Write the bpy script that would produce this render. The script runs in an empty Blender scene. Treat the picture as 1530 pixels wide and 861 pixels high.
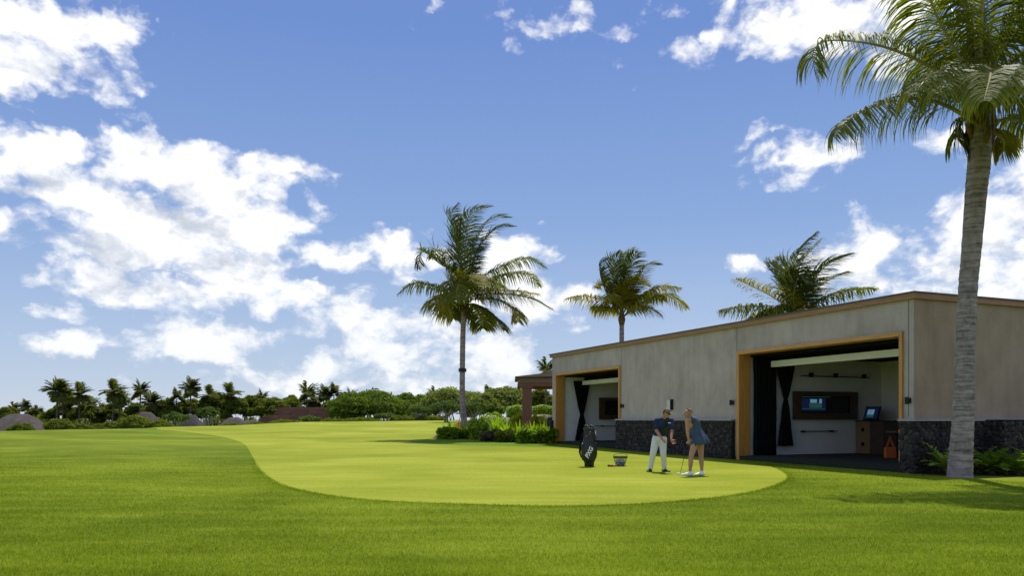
import bpy, bmesh, math, random
import numpy as np
from mathutils import Vector, Matrix
R = math.radians
rng = np.random.default_rng(7); random.seed(7)
F = 1198.0; HZ = 627.0; CX = 765.0; H = 1.35
SKY_SAT = 1.0; SKY_VAL = 1.0; SKY_HUE = .5; CLOUD_STR = 1.0
sc = bpy.context.scene; COL = sc.collection

# ---------- helpers ----------
def P(px, py, Y): return Vector(((px-CX)/F*Y, Y, H-(py-HZ)/F*Y))
_u = (np.array([-600,0,200,350,450,650,800,2600])-CX)/F
_D = np.array([40,45,55,66,76,86,86,86.]); _Z = np.array([.6,.64,.74,.82,1.08,1.20,1.2,1.2])
def terr(x, y):
    x = np.asarray(x, float); y = np.asarray(y, float)
    u = x/np.maximum(y, 8); D = np.interp(u, _u, _D); zc = np.interp(u, _u, _Z)
    t = np.maximum(y-20, 0)/(D-20)
    a = zc*t**1.5
    b = zc+.12-(y-D)*.05
    k = .06
    h = -k*np.logaddexp(-a/k, -b/k)
    h = np.where(y < 22, a, h)
    und = .05*np.sin(x*.23+1.3)*np.sin(y*.19)*np.clip((np.abs(x-2)-9)/8, 0, 1)*np.clip((y-8)/20, 0, 1)
    lo = -2.6
    return np.maximum(h, lo)+und*np.where(y < 60, 1, 0)
def TZ(x, y): return float(terr(x, y))
def G(px, py):
    ux = (px-CX)/F; uz = -(py-HZ)/F; y = 3.0
    while y < 400:
        if H+uz*y <= TZ(ux*y, y): break
        y *= 1.003
    return Vector((ux*y, y, TZ(ux*y, y)))
def tag(o, label=None, cat=None, group=None, kind=None):
    if label: o['label'] = label
    if cat: o['category'] = cat
    if group: o['group'] = group
    if kind: o['kind'] = kind
    return o
def empty(name, loc, label, cat, group=None, rz=0):
    o = bpy.data.objects.new(name, None); COL.objects.link(o); o.location = loc; o.rotation_euler.z = rz
    o.empty_display_size = .1
    return tag(o, label, cat, group)
def link(name, me, mat, parent=None, smooth=False):
    o = bpy.data.objects.new(name, me); COL.objects.link(o)
    if mat is not None:
        for m in (mat if isinstance(mat, (list, tuple)) else [mat]): me.materials.append(m)
    if smooth: me.polygons.foreach_set('use_smooth', [True]*len(me.polygons))
    if parent is not None:
        o.parent = parent
        M = parent.matrix_basis
        if parent.parent: M = parent.parent.matrix_basis @ M
        o.matrix_parent_inverse = M.inverted()
    return o
def npmesh(name, V, Fa):
    V = np.asarray(V, np.float32); Fa = np.asarray(Fa, np.int32); k = Fa.shape[1]
    me = bpy.data.meshes.new(name)
    me.vertices.add(len(V)); me.vertices.foreach_set('co', V.ravel())
    me.loops.add(Fa.size); me.loops.foreach_set('vertex_index', Fa.ravel())
    me.polygons.add(len(Fa)); me.polygons.foreach_set('loop_start', np.arange(0, Fa.size, k, dtype=np.int32))
    me.polygons.foreach_set('loop_total', np.full(len(Fa), k, np.int32))
    me.update(); return me
class MB:
    def __init__(s): s.v = []; s.f = []
    def add(s, vs, fs):
        n = len(s.v); s.v += [tuple(v) for v in vs]; s.f += [tuple(i+n for i in f) for f in fs]; return s
    def hexa(s, p):   # 8 pts: bottom 4, top 4
        return s.add(p, [(3,2,1,0),(4,5,6,7),(0,1,5,4),(1,2,6,5),(2,3,7,6),(3,0,4,7)])
    def box(s, x0, x1, y0, y1, z0, z1, fn=None):
        p = [(x0,y0,z0),(x1,y0,z0),(x1,y1,z0),(x0,y1,z0),(x0,y0,z1),(x1,y0,z1),(x1,y1,z1),(x0,y1,z1)]
        if fn: p = [fn(*q) for q in p]
        return s.hexa(p)
    def tube(s, pts, r, n=8, cap=True):
        pts = [Vector(p) for p in pts]; m = len(pts)
        if not hasattr(r, '__len__'): r = [r]*m
        base = len(s.v); ref = None
        for i, p in enumerate(pts):
            t = (pts[min(i+1, m-1)]-pts[max(i-1, 0)]).normalized()
            if ref is None: ref = Vector((0,0,1)) if abs(t.z) < .9 else Vector((1,0,0))
            a = t.cross(ref).normalized(); b = a.cross(t).normalized(); ref = b
            for k in range(n):
                q = 2*math.pi*k/n; s.v.append(tuple(p+(a*math.cos(q)+b*math.sin(q))*r[i]))
        for i in range(m-1):
            for k in range(n):
                s.f.append((base+i*n+k, base+i*n+(k+1)%n, base+(i+1)*n+(k+1)%n, base+(i+1)*n+k))
        if cap:
            s.f.append(tuple(base+k for k in range(n))); s.f.append(tuple(base+(m-1)*n+k for k in reversed(range(n))))
        return s
    def lathe(s, prof, c=(0,0,0), n=24, sx=1, sy=1, rip=None):
        base = len(s.v); c = Vector(c)
        for i, (r, z) in enumerate(prof):
            for k in range(n):
                q = 2*math.pi*k/n; rr = r*(rip(q, i) if rip else 1)
                s.v.append((c.x+rr*sx*math.cos(q), c.y+rr*sy*math.sin(q), c.z+z))
        for i in range(len(prof)-1):
            for k in range(n):
                s.f.append((base+i*n+k, base+i*n+(k+1)%n, base+(i+1)*n+(k+1)%n, base+(i+1)*n+k))
        s.f.append(tuple(base+k for k in reversed(range(n)))); s.f.append(tuple(base+(len(prof)-1)*n+k for k in range(n)))
        return s
    def build(s, name, mat, parent=None, smooth=False, bevel=0):
        me = bpy.data.meshes.new(name); me.from_pydata(s.v, [], s.f)
        bm = bmesh.new(); bm.from_mesh(me); bmesh.ops.recalc_face_normals(bm, faces=bm.faces); bm.to_mesh(me); bm.free()
        o = link(name, me, mat, parent, smooth)
        if bevel:
            b = o.modifiers.new('b', 'BEVEL'); b.width = bevel; b.segments = 2; b.limit_method = 'ANGLE'
        return o

# ---------- materials ----------
def N(nt, t, **kw):
    n = nt.nodes.new(t)
    for k, v in kw.items():
        if k.startswith('i_'): n.inputs[k[2:].replace('_', ' ')].default_value = v
        else: setattr(n, k, v)
    return n
def ramp(nt, fac, stops):
    r = nt.nodes.new('ShaderNodeValToRGB'); e = r.color_ramp.elements
    while len(e) < len(stops): e.new(.5)
    for i, (p, c) in enumerate(stops):
        e[i].position = p; e[i].color = (*c, 1) if len(c) == 3 else c
    nt.links.new(fac, r.inputs[0]); return r.outputs[0]
def noise(nt, vec, scale, detail=4, rough=.5, dist=0):
    n = N(nt, 'ShaderNodeTexNoise'); n.inputs['Scale'].default_value = scale; n.inputs['Detail'].default_value = detail
    n.inputs['Roughness'].default_value = rough; n.inputs['Distortion'].default_value = dist
    if vec is not None: nt.links.new(vec, n.inputs['Vector'])
    return n.outputs[0]
def mix(nt, f, a, b, mode='MIX'):
    m = nt.nodes.new('ShaderNodeMix'); m.data_type = 'RGBA'; m.blend_type = mode
    for s, v in ((m.inputs[0], f), (m.inputs[6], a), (m.inputs[7], b)):
        if hasattr(v, 'links'): nt.links.new(v, s)
        else: s.default_value = v if not isinstance(v, tuple) or len(v) == 4 else (*v, 1)
    return m.outputs[2]
def mth(nt, op, a, b=None, clamp=False):
    m = nt.nodes.new('ShaderNodeMath'); m.operation = op; m.use_clamp = clamp
    for i, v in enumerate((a, b)):
        if v is None: continue
        if hasattr(v, 'links'): nt.links.new(v, m.inputs[i])
        else: m.inputs[i].default_value = v
    return m.outputs[0]
def newmat(name):
    m = bpy.data.materials.new(name); m.use_nodes = True; nt = m.node_tree
    return m, nt, nt.nodes['Principled BSDF']
def coord(nt, scale=None):
    g = nt.nodes.new('ShaderNodeTexCoord').outputs['Object']
    if scale:
        mp = nt.nodes.new('ShaderNodeMapping'); mp.inputs['Scale'].default_value = scale; nt.links.new(g, mp.inputs[0]); g = mp.outputs[0]
    return g
def mat(name, col, rough=.7, var=.25, vs=4, bump=0, bs=30, scale=None, metal=0, spec=.3, col2=None, emit=None):
    m, nt, b = newmat(name); c = coord(nt, scale)
    n = noise(nt, c, vs, 6, .6)
    lo = tuple(x*(1-var) for x in col) if col2 is None else col2
    hi = tuple(min(1, x*(1+var)) for x in col)
    nt.links.new(ramp(nt, n, [(.3, lo), (.7, hi)]), b.inputs['Base Color'])
    b.inputs['Roughness'].default_value = rough; b.inputs['Metallic'].default_value = metal
    b.inputs['Specular IOR Level'].default_value = spec
    if bump:
        bp = nt.nodes.new('ShaderNodeBump'); bp.inputs['Strength'].default_value = bump; bp.inputs['Distance'].default_value = .02
        nt.links.new(noise(nt, c, bs, 6, .6), bp.inputs['Height']); nt.links.new(bp.outputs[0], b.inputs['Normal'])
    if emit:
        b.inputs['Emission Color'].default_value = (*emit[0], 1); b.inputs['Emission Strength'].default_value = emit[1]
    return m
def leafmat(name, a, b_, c_=None, trans=.35, rough=.5, vs=.8, spec=.35):
    m, nt, b = newmat(name)
    g = nt.nodes.new('ShaderNodeNewGeometry').outputs['Random Per Island']
    n = noise(nt, coord(nt), vs, 3)
    f = mth(nt, 'ADD', mth(nt, 'MULTIPLY', g, .55), mth(nt, 'MULTIPLY', mth(nt, 'SUBTRACT', n, .25), .8), True)
    col = ramp(nt, f, [(.0, a), (.6, b_), (1, c_ or b_)])
    nt.links.new(col, b.inputs['Base Color']); b.inputs['Roughness'].default_value = rough
    b.inputs['Specular IOR Level'].default_value = spec
    tr = nt.nodes.new('ShaderNodeBsdfTranslucent'); nt.links.new(mix(nt, 1, col, (1.3, 1.35, .5), 'MULTIPLY'), tr.inputs[0])
    ms = nt.nodes.new('ShaderNodeMixShader'); ms.inputs[0].default_value = trans
    nt.links.new(b.outputs[0], ms.inputs[1]); nt.links.new(tr.outputs[0], ms.inputs[2])
    nt.links.new(ms.outputs[0], nt.nodes['Material Output'].inputs[0]); return m

def grassmat(name, lo, mid, hi, fine, bump=.5, blades=False):
    m, nt, b = newmat(name); c = nt.nodes.new('ShaderNodeNewGeometry').outputs['Position']
    n1 = noise(nt, c, .16, 4, .55, .4)
    mp = nt.nodes.new('ShaderNodeMapping'); mp.inputs['Scale'].default_value = (.35, 1.5, 1); mp.inputs['Rotation'].default_value = (0, 0, .25)
    nt.links.new(c, mp.inputs[0])
    n2 = noise(nt, mp.outputs[0], 1.1, 5, .62)
    n3 = noise(nt, c, fine, 3, .6)
    f = mth(nt, 'ADD', mth(nt, 'ADD', mth(nt, 'SUBTRACT', mth(nt, 'MULTIPLY', n1, .9), .2), mth(nt, 'MULTIPLY', n2, .5)), mth(nt, 'MULTIPLY', mth(nt, 'SUBTRACT', n3, .5), .5))
    if blades:
        g = nt.nodes.new('ShaderNodeNewGeometry').outputs['Random Per Island']
        f = mth(nt, 'ADD', f, mth(nt, 'MULTIPLY', mth(nt, 'SUBTRACT', g, .5), .35))
    col = ramp(nt, f, [(.34, lo), (.5, mid), (.66, hi)])
    nt.links.new(col, b.inputs['Base Color']); b.inputs['Roughness'].default_value = .85; b.inputs['Specular IOR Level'].default_value = .04
    if bump:
        bp = nt.nodes.new('ShaderNodeBump'); bp.inputs['Strength'].default_value = bump; bp.inputs['Distance'].default_value = .03
        nt.links.new(mth(nt, 'ADD', n3, n2), bp.inputs['Height']); nt.links.new(bp.outputs[0], b.inputs['Normal'])
    if blades:
        tr = nt.nodes.new('ShaderNodeBsdfTranslucent'); nt.links.new(mix(nt, 1, col, (1.2, 1.3, .6), 'MULTIPLY'), tr.inputs[0])
        ms = nt.nodes.new('ShaderNodeMixShader'); ms.inputs[0].default_value = .4
        nt.links.new(b.outputs[0], ms.inputs[1]); nt.links.new(tr.outputs[0], ms.inputs[2])
        nt.links.new(ms.outputs[0], nt.nodes['Material Output'].inputs[0])
    return m
M = {}
M['lawn'] = grassmat('lawn_grass', (.085,.128,.006), (.135,.178,.010), (.20,.242,.020), 30)
M['blade'] = grassmat('grass_blade', (.15,.20,.010), (.24,.302,.018), (.34,.40,.036), 8, 0, True)
M['green'] = grassmat('green_grass', (.185,.218,.014), (.24,.272,.022), (.305,.328,.038), 14, .08)
M['collar'] = grassmat('collar_grass', (.085,.155,.008), (.12,.20,.011), (.17,.25,.018), 20, .3)
M['farland'] = mat('far_ground', (.05,.07,.02), .9, .5, .1)
M['sea'] = mat('sea_water', (.05,.13,.24), .3, .15, .01, .3, .2)
M['soil'] = mat('bed_soil', (.05,.035,.025), .95, .5, 3, .6, 20)
# concrete walls with soft mottling and vertical streaks
def concrete(name, c1, c2, c3):
    m, nt, b = newmat(name); c = coord(nt)
    mp = coord(nt, (1.6, 1.6, .28))
    f = mth(nt, 'ADD', mth(nt, 'MULTIPLY', noise(nt, c, .9, 6, .62, .3), .6), mth(nt, 'MULTIPLY', noise(nt, mp, 2.2, 5, .6), .4))
    f = mth(nt, 'ADD', f, mth(nt, 'MULTIPLY', mth(nt, 'SUBTRACT', noise(nt, c, 22, 4, .6), .5), .18))
    nt.links.new(ramp(nt, f, [(.36, c1), (.5, c2), (.64, c3)]), b.inputs['Base Color']); b.inputs['Roughness'].default_value = .85
    b.inputs['Specular IOR Level'].default_value = .2
    bp = nt.nodes.new('ShaderNodeBump'); bp.inputs['Strength'].default_value = .25; bp.inputs['Distance'].default_value = .01
    nt.links.new(noise(nt, c, 14, 6, .65), bp.inputs['Height']); nt.links.new(bp.outputs[0], b.inputs['Normal']); return m
M['conc'] = concrete('grey_plaster', (.36,.305,.275), (.44,.375,.34), (.51,.44,.402))
M['tan'] = concrete('tan_plaster', (.30,.22,.158), (.365,.27,.20), (.42,.315,.24))
M['joint'] = mat('joint', (.12,.115,.10), .9)
M['ledge'] = mat('ledge_stone', (.34,.33,.31), .8, .15, 3)
M['stone'] = None
def stonemat():
    m, nt, b = newmat('lava_rock'); g = nt.nodes.new('ShaderNodeNewGeometry').outputs['Random Per Island']; c = coord(nt)
    f = mth(nt, 'ADD', mth(nt, 'MULTIPLY', g, .6), mth(nt, 'MULTIPLY', noise(nt, c, 14, 6, .65), .5), True)
    nt.links.new(ramp(nt, f, [(.1, (.008,.007,.006)), (.5, (.022,.018,.016)), (.85, (.060,.048,.040)), (1, (.15,.115,.085))]), b.inputs['Base Color'])
    b.inputs['Roughness'].default_value = .9
    bp = nt.nodes.new('ShaderNodeBump'); bp.inputs['Strength'].default_value = .8; bp.inputs['Distance'].default_value = .02
    nt.links.new(noise(nt, c, 28, 6, .7), bp.inputs['Height']); nt.links.new(bp.outputs[0], b.inputs['Normal']); return m
M['stone'] = stonemat()
M['mortar'] = mat('dark_mortar', (.018,.017,.016), .95)
def wood(name, a, b2, sc_=(1,1,1), rough=.45):
    m, nt, b = newmat(name); c = coord(nt, sc_)
    f = noise(nt, c, 6, 6, .65, .6)
    nt.links.new(ramp(nt, f, [(.3, a), (.7, b2)]), b.inputs['Base Color']); b.inputs['Roughness'].default_value = rough
    return m
M['wood'] = wood('golden_wood', (.42,.19,.035), (.62,.31,.065), (3,3,.3))
M['woodh'] = wood('golden_wood_header', (.44,.21,.04), (.62,.32,.075), (.4,.4,4))
M['fascia'] = wood('fascia_wood', (.27,.135,.065), (.37,.20,.10), (.4,.4,4), .6)
M['pwood'] = wood('pergola_wood', (.16,.062,.035), (.25,.105,.06), (3,3,.4), .6)
M['pfascia'] = wood('pergola_fascia', (.20,.13,.10), (.28,.19,.14), (.4,.4,3), .6)
M['dwood'] = wood('dark_walnut', (.055,.03,.018), (.09,.05,.03), (.5,.5,3), .5)
M['cwood'] = wood('cabinet_wood', (.20,.12,.06), (.28,.17,.085), (2,2,.4), .5)
M['cap'] = mat('metal_cap', (.10,.09,.085), .5, .1)
M['white'] = mat('white_paint', (.76,.74,.715), .8, .04, 2)
M['panel'] = mat('white_screen_housing', (.82,.82,.78), .5, .03)
M['black'] = mat('black_fabric', (.008,.008,.009), .9, .3, 3, .2, 40, spec=.1)
M['blackm'] = mat('black_metal', (.012,.012,.013), .45, .2)
M['floor'] = mat('dark_turf_floor', (.022,.026,.018), .95, .3, 20)
M['roofm'] = mat('roof_membrane', (.3,.29,.27), .9)
def barkmat(name, a, b2, ring=9, rs=1):
    m, nt, b = newmat(name); c = coord(nt, (1.2, 1.2, ring))
    f = mth(nt, 'ADD', mth(nt, 'MULTIPLY', noise(nt, c, 1.3, 4, .6, .3), .6), mth(nt, 'MULTIPLY', noise(nt, coord(nt), 7, 6, .7), .4))
    nt.links.new(ramp(nt, f, [(.33, a), (.62, b2)]), b.inputs['Base Color']); b.inputs['Roughness'].default_value = .95; b.inputs['Specular IOR Level'].default_value = .1
    bp = nt.nodes.new('ShaderNodeBump'); bp.inputs['Strength'].default_value = .7; bp.inputs['Distance'].default_value = .03
    nt.links.new(f, bp.inputs['Height']); nt.links.new(bp.outputs[0], b.inputs['Normal']); return m
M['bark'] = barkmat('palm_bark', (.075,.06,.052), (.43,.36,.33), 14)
M['bark2'] = barkmat('dark_bark', (.07,.055,.04), (.18,.15,.11), 3)  # darker brown bark for far palms, broad trees and stems
M['fiber'] = mat('palm_fibre', (.16,.10,.05), .95, .5, 12, .6, 30)
M['frond'] = leafmat('palm_leaflet', (.075,.100,.010), (.165,.185,.018), (.36,.31,.035), .42, .55, .6, .22)
M['frondfar'] = leafmat('far_palm_leaflet', (.07,.092,.02), (.15,.165,.034), (.27,.25,.05), .5, .7, .3, .15)
M['frondk'] = leafmat('dark_palm_leaflet', (.040,.060,.014), (.085,.108,.022), (.20,.20,.035), .3, .55, .6, .25)  # darker leaflet colour, used on the upright fronds
M['frondy'] = leafmat('yellow_leaflet', (.13,.12,.015), (.32,.28,.025), (.45,.34,.03), .4, .6, .8, .2)
M['rachis'] = mat('palm_rachis', (.28,.25,.08), .5, .3, 2)
M['leafd'] = leafmat('dark_leaf', (.075,.10,.018), (.15,.18,.03), (.25,.27,.045), .5, .75, .3, .12)
M['leafdome'] = leafmat('dome_leaf', (.07,.115,.012), (.14,.20,.022), (.23,.29,.035), .38, .75, .35, .12)
M['leafl'] = leafmat('light_leaf', (.13,.165,.04), (.21,.25,.065), (.29,.33,.10), .4, .8, .25, .1)
M['leafp'] = leafmat('plumeria_leaf', (.06,.10,.02), (.12,.17,.04), (.20,.25,.07), .3, .7, .5, .15)
M['leafg'] = leafmat('garden_leaf', (.08,.15,.008), (.21,.33,.014), (.36,.46,.03), .5, .6, 1.2, .2)
M['leafy'] = leafmat('croton_leaf', (.28,.30,.02), (.50,.48,.03), (.68,.60,.06), .35, .45, 1.2)
M['leafh'] = leafmat('hedge_leaf', (.16,.26,.015), (.27,.38,.02), (.36,.47,.04), .35, .5, .6)
M['leafo'] = leafmat('orange_leaf', (.16,.10,.02), (.34,.22,.04), (.35,.12,.05), .3, .5, 1)
M['leafr'] = leafmat('dark_red_leaf', (.05,.055,.02), (.10,.09,.035), (.18,.17,.06), .25, .5, 1)
M['flower'] = leafmat('pale_flower', (.55,.42,.42), (.75,.70,.68), (.85,.8,.78), .3, .6, 1)
M['thatch'] = mat('thatch_roof', (.095,.080,.073), .95, .25, 1.2, .5, 6, spec=.03)
M['redroof'] = mat('red_brown_roof', (.042,.022,.017), .9, .3, 1, .5, 6, spec=.03)
M['hutwall'] = mat('hut_wall', (.22,.17,.12), .9)
M['greystem'] = mat('grey_stem', (.30,.27,.23), .9, .3, 3)
M['skinm'] = mat('tanned_skin', (.42,.20,.12), .5, .08, 6)
M['skinw'] = mat('fair_skin', (.43,.235,.155), .5, .08, 6)
M['shirt'] = mat('navy_polo', (.010,.022,.055), .75, .25, 6, .3, 12)
M['dress'] = mat('blue_dress', (.045,.078,.125), .75, .2, 5, .3, 10)
M['trou'] = mat('white_trousers', (.70,.69,.66), .8, .06, 6, .3, 8)
M['wshoe'] = mat('white_shoe', (.82,.82,.82), .5, .03)
M['bshoe'] = mat('black_shoe', (.02,.022,.03), .4, .2)
M['hairm'] = mat('brown_hair', (.05,.03,.018), .7, .3, 30)
M['hairw'] = mat('blonde_hair', (.30,.19,.09), .6, .4, 30)
M['capv'] = mat('tan_visor', (.16,.12,.085), .8)
M['bag'] = mat('black_bag', (.012,.012,.013), .45, .3, 5, .15, 30, spec=.5)
M['logo'] = mat('white_print', (.8,.8,.8), .5, .02)
M['steel'] = mat('steel', (.5,.5,.5), .3, .1, metal=1)
M['wire'] = mat('basket_wire', (.05,.045,.03), .5, .2)
M['ballw'] = mat('white_ball', (.85,.86,.9), .35, .02)
M['ballb'] = mat('blue_ball', (.16,.28,.60), .35, .1)
M['brown'] = mat('reddish_brown_leather', (.22,.05,.02), .5)
M['orange'] = mat('orange_fabric', (.50,.12,.03), .7, .1)
M['sconce'] = mat('dark_bronze', (.02,.017,.015), .5)
M['boxw'] = mat('offwhite_box', (.62,.60,.54), .6, .05)
def screenmat(name):
    m, nt, b = newmat(name); c = nt.nodes.new('ShaderNodeTexCoord').outputs['Generated']
    sp = nt.nodes.new('ShaderNodeSeparateXYZ'); nt.links.new(c, sp.inputs[0])
    return m, nt, b, sp
M['scr'] = mat('screen_glass', (.006,.007,.012), .15, .1)
M['scr_blue'] = mat('screen_dark_blue', (.004,.008,.03), .3, .1, emit=((.05,.12,.45), .05))
M['scr_lit'] = mat('screen_bright_window', (.1,.2,.3), .3, .3, 8, emit=((.25,.5,.75), .28))
M['scr_grn'] = mat('screen_fairway', (.05,.15,.12), .3, .3, 8, emit=((.04,.16,.14), .22))
# ---------- camera ----------
cam = bpy.data.cameras.new('Camera'); co = bpy.data.objects.new('Camera', cam); COL.objects.link(co)
co.location = (0, 0, H); co.rotation_euler = (R(90), 0, 0); cam.sensor_width = 36; cam.lens = 36*F/1530
cam.shift_y = (HZ-430.5)/1530; cam.clip_start = .1; cam.clip_end = 9000; sc.camera = co
sc.render.resolution_x = 1024; sc.render.resolution_y = 577
sc.view_settings.view_transform = 'Standard'; sc.view_settings.look = 'None'; sc.view_settings.exposure = .22; sc.view_settings.gamma = 1
sc.cycles.use_denoising = True; sc.cycles.max_bounces = 8; sc.cycles.transparent_max_bounces = 8
# ---------- sun + sky ----------
sdir = Vector((1.3, 4.5, 9.4)).normalized()
sun = bpy.data.lights.new('Sun', 'SUN'); sun.energy = 4.2; sun.angle = R(.53); sun.color = (1, .955, .88)
so = bpy.data.objects.new('Sun', sun); COL.objects.link(so); so.rotation_euler = (-sdir).to_track_quat('-Z', 'Y').to_euler(); so.location = (0, 0, 60)
w = bpy.data.worlds.new('World'); sc.world = w; w.use_nodes = True; nt = w.node_tree
for n in list(nt.nodes): nt.nodes.remove(n)
out = N(nt, 'ShaderNodeOutputWorld'); bg = N(nt, 'ShaderNodeBackground'); bg.inputs[1].default_value = .1
sky = N(nt, 'ShaderNodeTexSky'); sky.sky_type = 'NISHITA'; sky.sun_disc = False
sky.sun_elevation = math.asin(sdir.z); sky.sun_rotation = math.atan2(sdir.x, sdir.y); sky.air_density = 1.0; sky.dust_density = .0; sky.ozone_density = 1.5
hsv = N(nt, 'ShaderNodeHueSaturation'); hsv.inputs['Saturation'].default_value = SKY_SAT; hsv.inputs['Value'].default_value = SKY_VAL; hsv.inputs['Hue'].default_value = SKY_HUE
nt.links.new(sky.outputs[0], hsv.inputs['Color'])
tc = N(nt, 'ShaderNodeTexCoord').outputs['Generated']
sp = N(nt, 'ShaderNodeSeparateXYZ'); nt.links.new(tc, sp.inputs[0])
az = mth(nt, 'ARCTAN2', sp.outputs[0], sp.outputs[1]); el = mth(nt, 'ARCSINE', sp.outputs[2])
tint = ramp(nt, mth(nt, 'MULTIPLY', el, 1/1.5, True), [(0, (4.4,5.2,6.6)), (.07, (3.5,4.5,6.5)), (.16, (2.15,3.35,6.1)), (.3, (1.35,2.35,5.5)), (1, (.8,1.5,4.4))])
nt.links.new(mix(nt, .85, hsv.outputs[0], tint), bg.inputs[0])
def azel(px, py):
    x = (px-CX)/F; z = -(py-HZ)/F
    return math.atan2(x, 1), math.atan2(z, math.hypot(1, x))
BL = [(45,42,160,82,1),(150,50,65,46,.8),(10,100,90,45,.9),(62,184,30,12,.45),(10,225,60,45,.7),
 (235,248,120,62,1.0),(90,270,150,62,1),(330,290,130,62,1),(230,350,200,62,1),(150,415,100,40,.9),(340,400,120,48,1),(430,255,50,18,.5),(490,375,90,30,.7),
 (590,375,75,42,.85),(250,445,115,34,.9),(80,460,45,12,.5),(95,507,85,22,.85),(315,510,110,40,.95),(470,445,105,26,.8),(540,490,110,30,.7),(440,552,90,28,.75),(600,525,120,45,.85),
 (735,540,100,50,.9),(800,455,70,60,.75),(755,400,70,55,.75),(670,495,80,28,.55),(580,570,220,24,.5),(0,335,70,40,.7),
 (1200,32,185,55,.8),(1090,55,85,28,.6),(1340,50,60,70,.55),(1190,240,90,30,.9),(1150,205,45,14,.5),(1285,375,70,62,1.0),(1240,412,75,34,.9),(1118,405,42,20,.7),
 (1490,340,85,110,1),(1425,400,120,52,.95),(1530,420,120,90,1),(1385,212,60,20,.45),(1560,250,60,60,.8),(935,52,26,14,.12),(840,28,50,10,.10)]
BL = [(a, b, c*(1.06 if a < 560 else 1.03), d*(1.06 if a < 560 else 1.03), e) for a, b, c, d, e in BL]+[(60,215,120,34,.8),(10,250,110,70,.9),(290,335,190,80,1.0),(170,300,190,75,1.0),(400,330,70,90,.8),(650,380,45,26,.7),(700,440,60,60,.7),(1460,300,70,60,.8)]
def blobs(dx, dy):
    v = N(nt, 'ShaderNodeCombineXYZ')
    nt.links.new(mth(nt, 'ADD', az, dx), v.inputs[0]); nt.links.new(mth(nt, 'ADD', el, dy), v.inputs[1]); v = v.outputs[0]
    # ragged outline: push the lookup around with noise
    n = N(nt, 'ShaderNodeTexNoise'); n.inputs['Scale'].default_value = 11; n.inputs['Detail'].default_value = 5; n.inputs['Roughness'].default_value = .6
    nt.links.new(v, n.inputs['Vector'])
    wv = N(nt, 'ShaderNodeVectorMath', operation='MULTIPLY_ADD'); nt.links.new(n.outputs[1], wv.inputs[0]); wv.inputs[1].default_value = (.10, .07, 0); nt.links.new(v, wv.inputs[2])
    ws = N(nt, 'ShaderNodeVectorMath', operation='SUBTRACT'); nt.links.new(wv.outputs[0], ws.inputs[0]); ws.inputs[1].default_value = (.05, .035, 0)
    acc = None
    for (px, py, rx, ry, wt) in BL:
        a0, e0 = azel(px, py); a1, _ = azel(px+rx, py); _, e1 = azel(px, py-ry)
        s = N(nt, 'ShaderNodeVectorMath', operation='SUBTRACT'); nt.links.new(ws.outputs[0], s.inputs[0]); s.inputs[1].default_value = (a0, e0, 0)
        d = N(nt, 'ShaderNodeVectorMath', operation='DIVIDE'); nt.links.new(s.outputs[0], d.inputs[0]); d.inputs[1].default_value = (abs(a1-a0), abs(e1-e0), 1)
        l = N(nt, 'ShaderNodeVectorMath', operation='LENGTH'); nt.links.new(d.outputs[0], l.inputs[0])
        k = mth(nt, 'SUBTRACT', wt, mth(nt, 'MULTIPLY', l.outputs['Value'], wt))
        acc = k if acc is None else mth(nt, 'MAXIMUM', acc, k)
    # clouds out of the photograph's frame, so the whole sky lights the place alike
    sm = mth(nt, 'MULTIPLY', mth(nt, 'SUBTRACT', noise(nt, tc, 2.2, 3, .5), .52), 3)
    beh = mth(nt, 'MULTIPLY', mth(nt, 'SUBTRACT', mth(nt, 'ABSOLUTE', az), .85), 6, True)
    sm = mth(nt, 'SUBTRACT', mth(nt, 'MULTIPLY', sm, beh), mth(nt, 'SUBTRACT', 1, beh))
    acc = mth(nt, 'MAXIMUM', mth(nt, 'MAXIMUM', acc, sm), -.8)
    fb = N(nt, 'ShaderNodeMapping'); fb.inputs['Scale'].default_value = (1, 1.55, 1); nt.links.new(v, fb.inputs[0])
    f1 = noise(nt, fb.outputs[0], 14, 10, .60, .15)
    vo = N(nt, 'ShaderNodeTexVoronoi'); vo.feature = 'SMOOTH_F1'; vo.inputs['Scale'].default_value = 22; vo.inputs['Detail'].default_value = 3; vo.inputs['Roughness'].default_value = .55; vo.inputs['Smoothness'].default_value = .6
    dv = N(nt, 'ShaderNodeVectorMath', operation='MULTIPLY_ADD'); nt.links.new(n.outputs[1], dv.inputs[0]); dv.inputs[1].default_value = (.08, .08, 0); nt.links.new(fb.outputs[0], dv.inputs[2])
    nt.links.new(dv.outputs[0], vo.inputs['Vector'])
    puff = mth(nt, 'SUBTRACT', .45, vo.outputs['Distance'])
    tex = mth(nt, 'ADD', mth(nt, 'MULTIPLY', mth(nt, 'SUBTRACT', f1, .5), 2.1), mth(nt, 'MULTIPLY', puff, .8))
    return acc, mth(nt, 'ADD', acc, tex), tex
A0, D0, T0 = blobs(0, 0)
A1, D1, T1 = blobs(.012, .040)     # the cloud a little nearer the sun
def mr(v, a, b, c, d):
    m = N(nt, 'ShaderNodeMapRange'); m.interpolation_type = 'SMOOTHSTEP'; nt.links.new(v, m.inputs[0])
    for i, q in enumerate((a, b, c, d)): m.inputs[i+1].default_value = q
    return m.outputs[0]
alpha = mr(D0, -.50, .20, 0, 1)
thick = mr(D1, -.25, .75, 0, 1)
sh = mth(nt, 'ADD', mth(nt, 'MULTIPLY', thick, .75), mth(nt, 'MULTIPLY', mth(nt, 'SUBTRACT', T1, T0), .5), True)
ccol = ramp(nt, sh, [(0, (.93,.93,.93)), (.30, (.86,.87,.895)), (.6, (.70,.73,.79)), (1, (.52,.565,.65))])
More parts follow.
